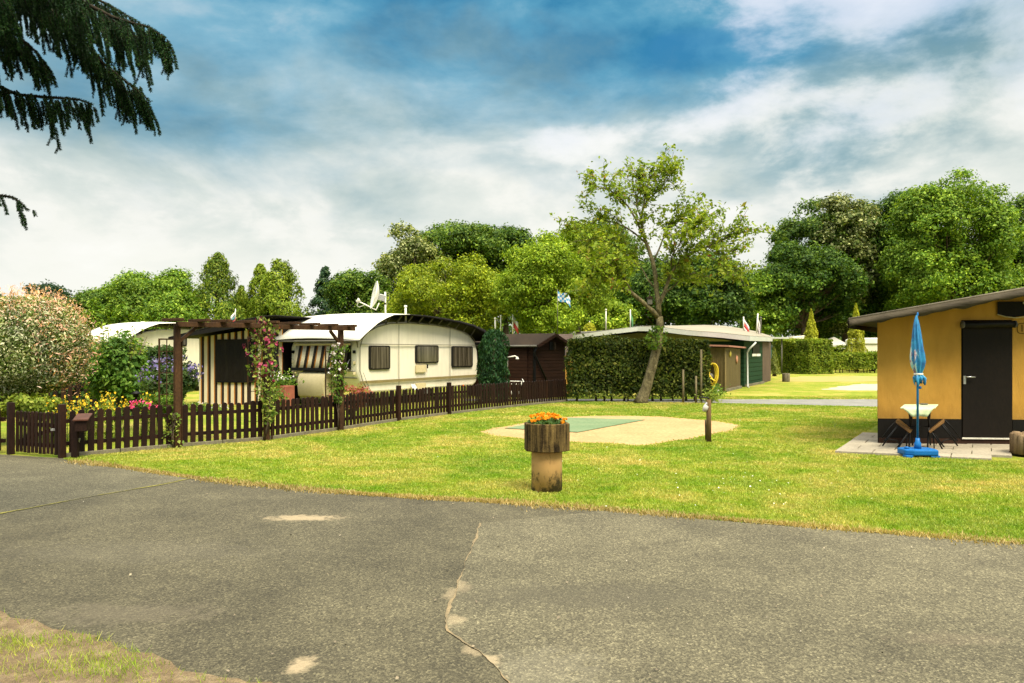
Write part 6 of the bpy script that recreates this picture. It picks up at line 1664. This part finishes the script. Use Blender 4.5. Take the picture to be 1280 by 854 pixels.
# ---- the leaning tree ---------------------------------------------------------
def hero():
    Yb = 22.25; base = P(803, HZ, Yb); base.z = 0
    root = thing('leaning_tree', 'slender leaning garden tree with a sparse spreading crown before the hedge', 'tree', base)
    K = Yb/F
    def br(pts, d0, d1): 
        n = len(pts); return [P(x, y, Yb)+Vector((0, d0+(d1-d0)*i/max(1,n-1), 0)) for i, (x, y) in enumerate(pts)]
    mb = MB(); ends = []
    trunk = br([(801,505),(803,498),(808,484),(812,470),(816,455),(819,444),(822,432),(824,418),(825,405),(824,396)], 0, 0)
    mb.tube(trunk, [.24,.175,.15,.14,.134,.13,.125,.118,.11,.10], 14)
    B = []   # branch polylines: (points px, depth from, depth to, r0, r1)
    def add(pts, d0, d1, r0, r1): B.append((br(pts, d0, d1), r0*(.66 if r0 > .1 else .62), max(.006, r1*.6)))
    add([(824,398),(815,389),(803,379),(789,368),(777,361),(770,350),(768,340),(758,333)], 0, -.6, .12, .03)
    add([(789,368),(779,352),(770,338),(762,328),(745,322)], -.2, -.9, .06, .015)
    add([(777,361),(766,352),(752,345),(740,347)], -.4, -1.0, .045, .012)
    add([(824,398),(823,380),(821,362),(820,345),(817,328),(813,315),(809,303),(804,290),(803,270),(806,255),(808,243),(811,230),(814,218),(817,207)], 0, .3, .125, .018)
    add([(824,398),(822,384),(829,368),(834,352),(838,340),(850,326),(866,316),(880,311),(895,304),(912,297),(926,293)], 0, -.5, .105, .014)
    add([(804,290),(795,272),(786,258),(775,247),(762,238),(750,236),(735,238)], .2, -.2, .055, .010)
    add([(809,303),(796,290),(785,281),(770,274),(752,270),(738,276),(722,280)], .2, .9, .05, .010)
    add([(803,270),(798,255),(800,240),(808,226),(800,214),(796,205)], .25, .7, .04, .008)
    add([(817,328),(826,310),(832,296),(840,282),(852,272),(868,262),(880,255)], .15, .8, .045, .010)
    add([(832,296),(846,290),(862,286),(876,276),(890,268)], .4, .2, .028, .008)
    add([(838,340),(836,325),(842,312),(850,300),(866,296)], -.15, -.8, .04, .010)
    add([(866,316),(878,322),(890,330),(900,342),(908,352)], -.3, -1.0, .03, .008)
    add([(806,255),(814,246),(824,238),(834,226),(840,214)], .28, -.2, .032, .008)
    add([(814,218),(824,212),(834,208),(842,210)], .3, .5, .02, .007)
    add([(821,362),(812,350),(806,336),(795,322),(778,312),(760,306),(744,310)], .05, .9, .04, .010)
    add([(880,311),(892,318),(906,318),(920,312)], -.4, .2, .022, .007)
    add([(829,368),(845,356),(858,344),(876,338),(890,342)], -.1, .9, .04, .010)
    add([(785,281),(778,290),(764,298),(748,296),(736,300)], .5, .0, .026, .008)
    add([(758,333),(748,342),(738,356),(728,366)], -.6, -.9, .022, .008)
    R_ = random.Random(21); lp, ln = [], []
    for pts, r0, r1 in B:
        n = len(pts); mb.tube(pts, [r0+(r1-r0)*i/(n-1) for i in range(n)], 8)
        for i in range(1, n):
            a, b_ = pts[i-1], pts[i]; seg = (b_-a)
            frac = i/(n-1)
            if frac < (.50 if r0 > .079 else .34): continue
            k = max(1, int(seg.length/(.075 if r0 > .079 else .050)))
            for j in range(k):
                s = a.lerp(b_, R_.random()); d = seg.normalized()
                o = Vector((R_.gauss(0,1), R_.gauss(0,1), R_.gauss(.35,.7))).normalized()
                L = R_.uniform(.3,.95); e = s+(d*.55+o*.8).normalized()*L
                md = s.lerp(e,.5)+Vector((0,0,.05)); mb.tube([s, md, e+Vector((0,0,-.05))], [.011,.008,.004], 4, False)
                for t in range(R_.randint(19,33)):
                    u = R_.uniform(.15,1.08); q = s.lerp(e,u)+Vector((R_.gauss(0,.075), R_.gauss(0,.075), R_.gauss(0,.06)))
                    lp.append(q); ln.append((R_.gauss(0,.5), -.3+R_.gauss(0,.5), .8))
    bark = pmat('lichen_bark', (.22,.185,.095), (.045,.036,.018), 7, (1,1,.5), .95, 1.0, 26, .04, fine=.35)
    obj('trunk', mb, bark, root)
    ml = leafmat('sparse_leaf', [(0,(.085,.150,.008)),(.5,(.180,.265,.018)),(.96,(.31,.37,.04)),(.985,(.30,.28,.05)),(1,(.36,.12,.05))], .4, vscale=1.2)
    leaf_obj('crown', np.array(lp), np.array(ln), .125, ml, root, aspect=.5)
    # ivy sleeve round the upper trunk and sprouts in the fork
    n = 600; z = rng.uniform(1.55, 2.25, n); a = rng.uniform(0,6.28,n); w = .30*np.exp(-((z-1.9)/.28)**2)+.12
    xs_ = np.interp(z, [p.z for p in trunk], [p.x for p in trunk])
    p = np.stack([xs_-.06+np.cos(a)*w*rng.random(n), Yb-.05+np.sin(a)*w*rng.random(n), z], 1)
    leaf_obj('ivy', p, np.stack([np.cos(a), np.sin(a), np.full(n,.3)], 1), .08, M_leaf, root)
    # nesting box hung in the fork
    c = P(812,377,Yb-.15); bx = thing('bird_feeder', 'small dark bird feeder hanging in the fork of the leaning tree', 'bird feeder', c)
    obj('body', MB().box(c, (.14,.12,.18)), M_strut, bx, bevel=.01); obj('roof', MB().prism([c+Vector((-.10,-.09,.09)), c+Vector((.10,-.09,.09)), c+Vector((0,-.09,.17))], (0,.18,0)), M_felt, bx)
    obj('hanger', MB().tube([c+Vector((0,0,.16)), P(812,387-22,Yb-.1)], .006, 5), M_strut, bx)
hero()

# ---- spruce reaching in at the top left ---------------------------------------
def spruce():
    Y = 5.6; tb = Vector((-5.0, 5.9, 0))
    root = thing('spruce_tree', 'dark spruce whose drooping boughs hang in at the upper left', 'tree', tb)
    obj('trunk', MB().tube([tb, tb+Vector((0,0,3)), tb+Vector((.05,0,9))], [.24,.20,.10], 14), M_bark, root)
    R_ = random.Random(5)
    NP, NA, NS = [], [], []
    wood = []
    def needles(pts, dens, ln, spread=.9):
        for a, b in zip(pts, pts[1:]):
            L = (b-a).length; k = max(2, int(L*dens)); d = np.array((b-a).normalized())
            t = rng.random(k); base = np.array(a)+np.outer(t, np.array(b-a))
            rad = norm(np.cross(np.tile(d,(k,1)), rng.normal(size=(k,3))))
            dir_ = norm(rad*spread+d*.75)
            NP.append(base+dir_*ln*.5); NA.append(dir_); NS.append(np.full(k, ln))
    def twig(s, L, dirx, sag=1.0):
        pts = [s]; d = Vector((dirx*.7, R_.gauss(0,.22), -.8)).normalized(); n = 5
        for i in range(n):
            d = (d+Vector((0,0,-.26*sag))).normalized(); pts.append(pts[-1]+d*L/n)
        wood.append((pts, .006, .003)); needles(pts, 1500, .021, .95)
        if L > .22:
            for i in range(R_.randint(0,2)):
                q = pts[R_.randint(1,4)]; l2 = L*R_.uniform(.2,.42); e = q+(Vector((R_.gauss(.1,.3), R_.gauss(0,.3), -.9)).normalized())*l2
                wood.append(([q, q.lerp(e,.5)+Vector((.01,0,.01)), e], .003, .0015)); needles([q, q.lerp(e,.5)+Vector((.01,0,.01)), e], 1400, .015, 1.0)
    boughs = []
    def bough(px, dy0, dy1, Lmin, Lmax, step, start=.0, r0=.02):
        n = len(px); pts = [P(x, y, Y)+Vector((0, dy0+(dy1-dy0)*i/(n-1), 0)) for i, (x, y) in enumerate(px)]
        fine = []
        for a, b in zip(pts, pts[1:]):
            for k in range(4): fine.append(a.lerp(b, k/4))
        fine.append(pts[-1]); m = len(fine)
        boughs.append((fine, r0, .004)); needles(fine[int(m*start):], 1000, .021, 1.0)
        acc = 0
        tot = sum((b-a).length for a, b in zip(fine, fine[1:])); run = 0
        for a, b in zip(fine, fine[1:]):
            L = (b-a).length; run += L; acc += L; f = run/tot
            while acc > step and f >= start:
                acc -= step*(.42+.30*f); e = max(0, (f-.86)/.14)
                twig(b.lerp(a, R_.random())+Vector((R_.gauss(0,.03), R_.gauss(0,.13)*(1-e), -abs(R_.gauss(0,.03)))), Lmin*.7+(Lmax-Lmin*.7)*R_.random()**1.3*(1-.62*e)*(1 if f > .1 else .8), .28+.55*f+R_.gauss(0,.20))
    bough([(-210,-250),(-120,-120),(-30,-55),(45,-28),(85,-8),(118,12),(150,29),(178,39),(200,46),(222,62)], .1, -.2, .22, .46, .017, .30, .03)
    bough([(-210,-230),(-130,-130),(-60,-70),(0,-35),(40,-5),(75,30),(105,62),(135,86),(168,113)], .3, .25, .20, .42, .017, .35, .026)
    bough([(-210,-200),(-130,-90),(-60,-20),(-10,10),(30,22),(60,35)], -.2, -.5, .25, .5, .016, .3, .024)
    bough([(-210,-60),(-120,30),(-50,85),(0,107),(35,110),(66,112),(82,114),(97,120)], .2, .2, .12, .30, .014, .35, .018)
    bough([(-210,-120),(-130,-40),(-60,30),(-20,70),(8,96),(22,120)], -.1, -.4, .22, .44, .016, .4, .02)
    bough([(-210,-260),(-120,-170),(-20,-90),(40,-60),(90,-35),(125,-15)], .5, .6, .25, .5, .016, .3, .024)
    bough([(-210,140),(-120,205),(-50,236),(-10,242),(10,245),(22,251),(35,263)], .1, .0, .06, .14, .05, .55, .014)
    bough([(-210,-160),(-120,-60),(-50,0),(0,30),(30,55),(48,78)], .25, .1, .2, .42, .016, .35, .02)
    bough([(-210,-300),(-100,-150),(0,-70),(60,-35),(100,-10),(128,18)], -.3, -.55, .24, .46, .016, .4, .02)
    mb = MB()
    for f, r0, r1 in boughs: mb.tube([tb+Vector((0,0,f[0].z+.02))]+f, [r0*1.2]+[r0+(r1-r0)*i/(len(f)-1) for i in range(len(f))], 7)
    obj('bough', mb, pmat('bough_bark', (.030,.022,.013), None, 9, rough=.95, bstr=.5), root)
    mb = MB()
    for p, a, b in wood: mb.tube(p, [a+(b-a)*i/(len(p)-1) for i in range(len(p))], 4, False)
    obj('twig', mb, pmat('twig_bark', (.022,.018,.011), None, 9, rough=.9), root)
    p = np.concatenate(NP); d = np.concatenate(NA); s = np.concatenate(NS)
    ms = leafmat('spruce_needle', [(0,(.005,.022,.006)),(.6,(.011,.042,.010)),(.92,(.028,.080,.014)),(1,(.07,.13,.02))], .12, vscale=6.0, vary=.35)
    leaf_obj('needles', p, np.cross(d, rng.normal(size=d.shape)), s*1.15, ms, root, aspect=.19, jit=.1, along=d*6)
spruce()
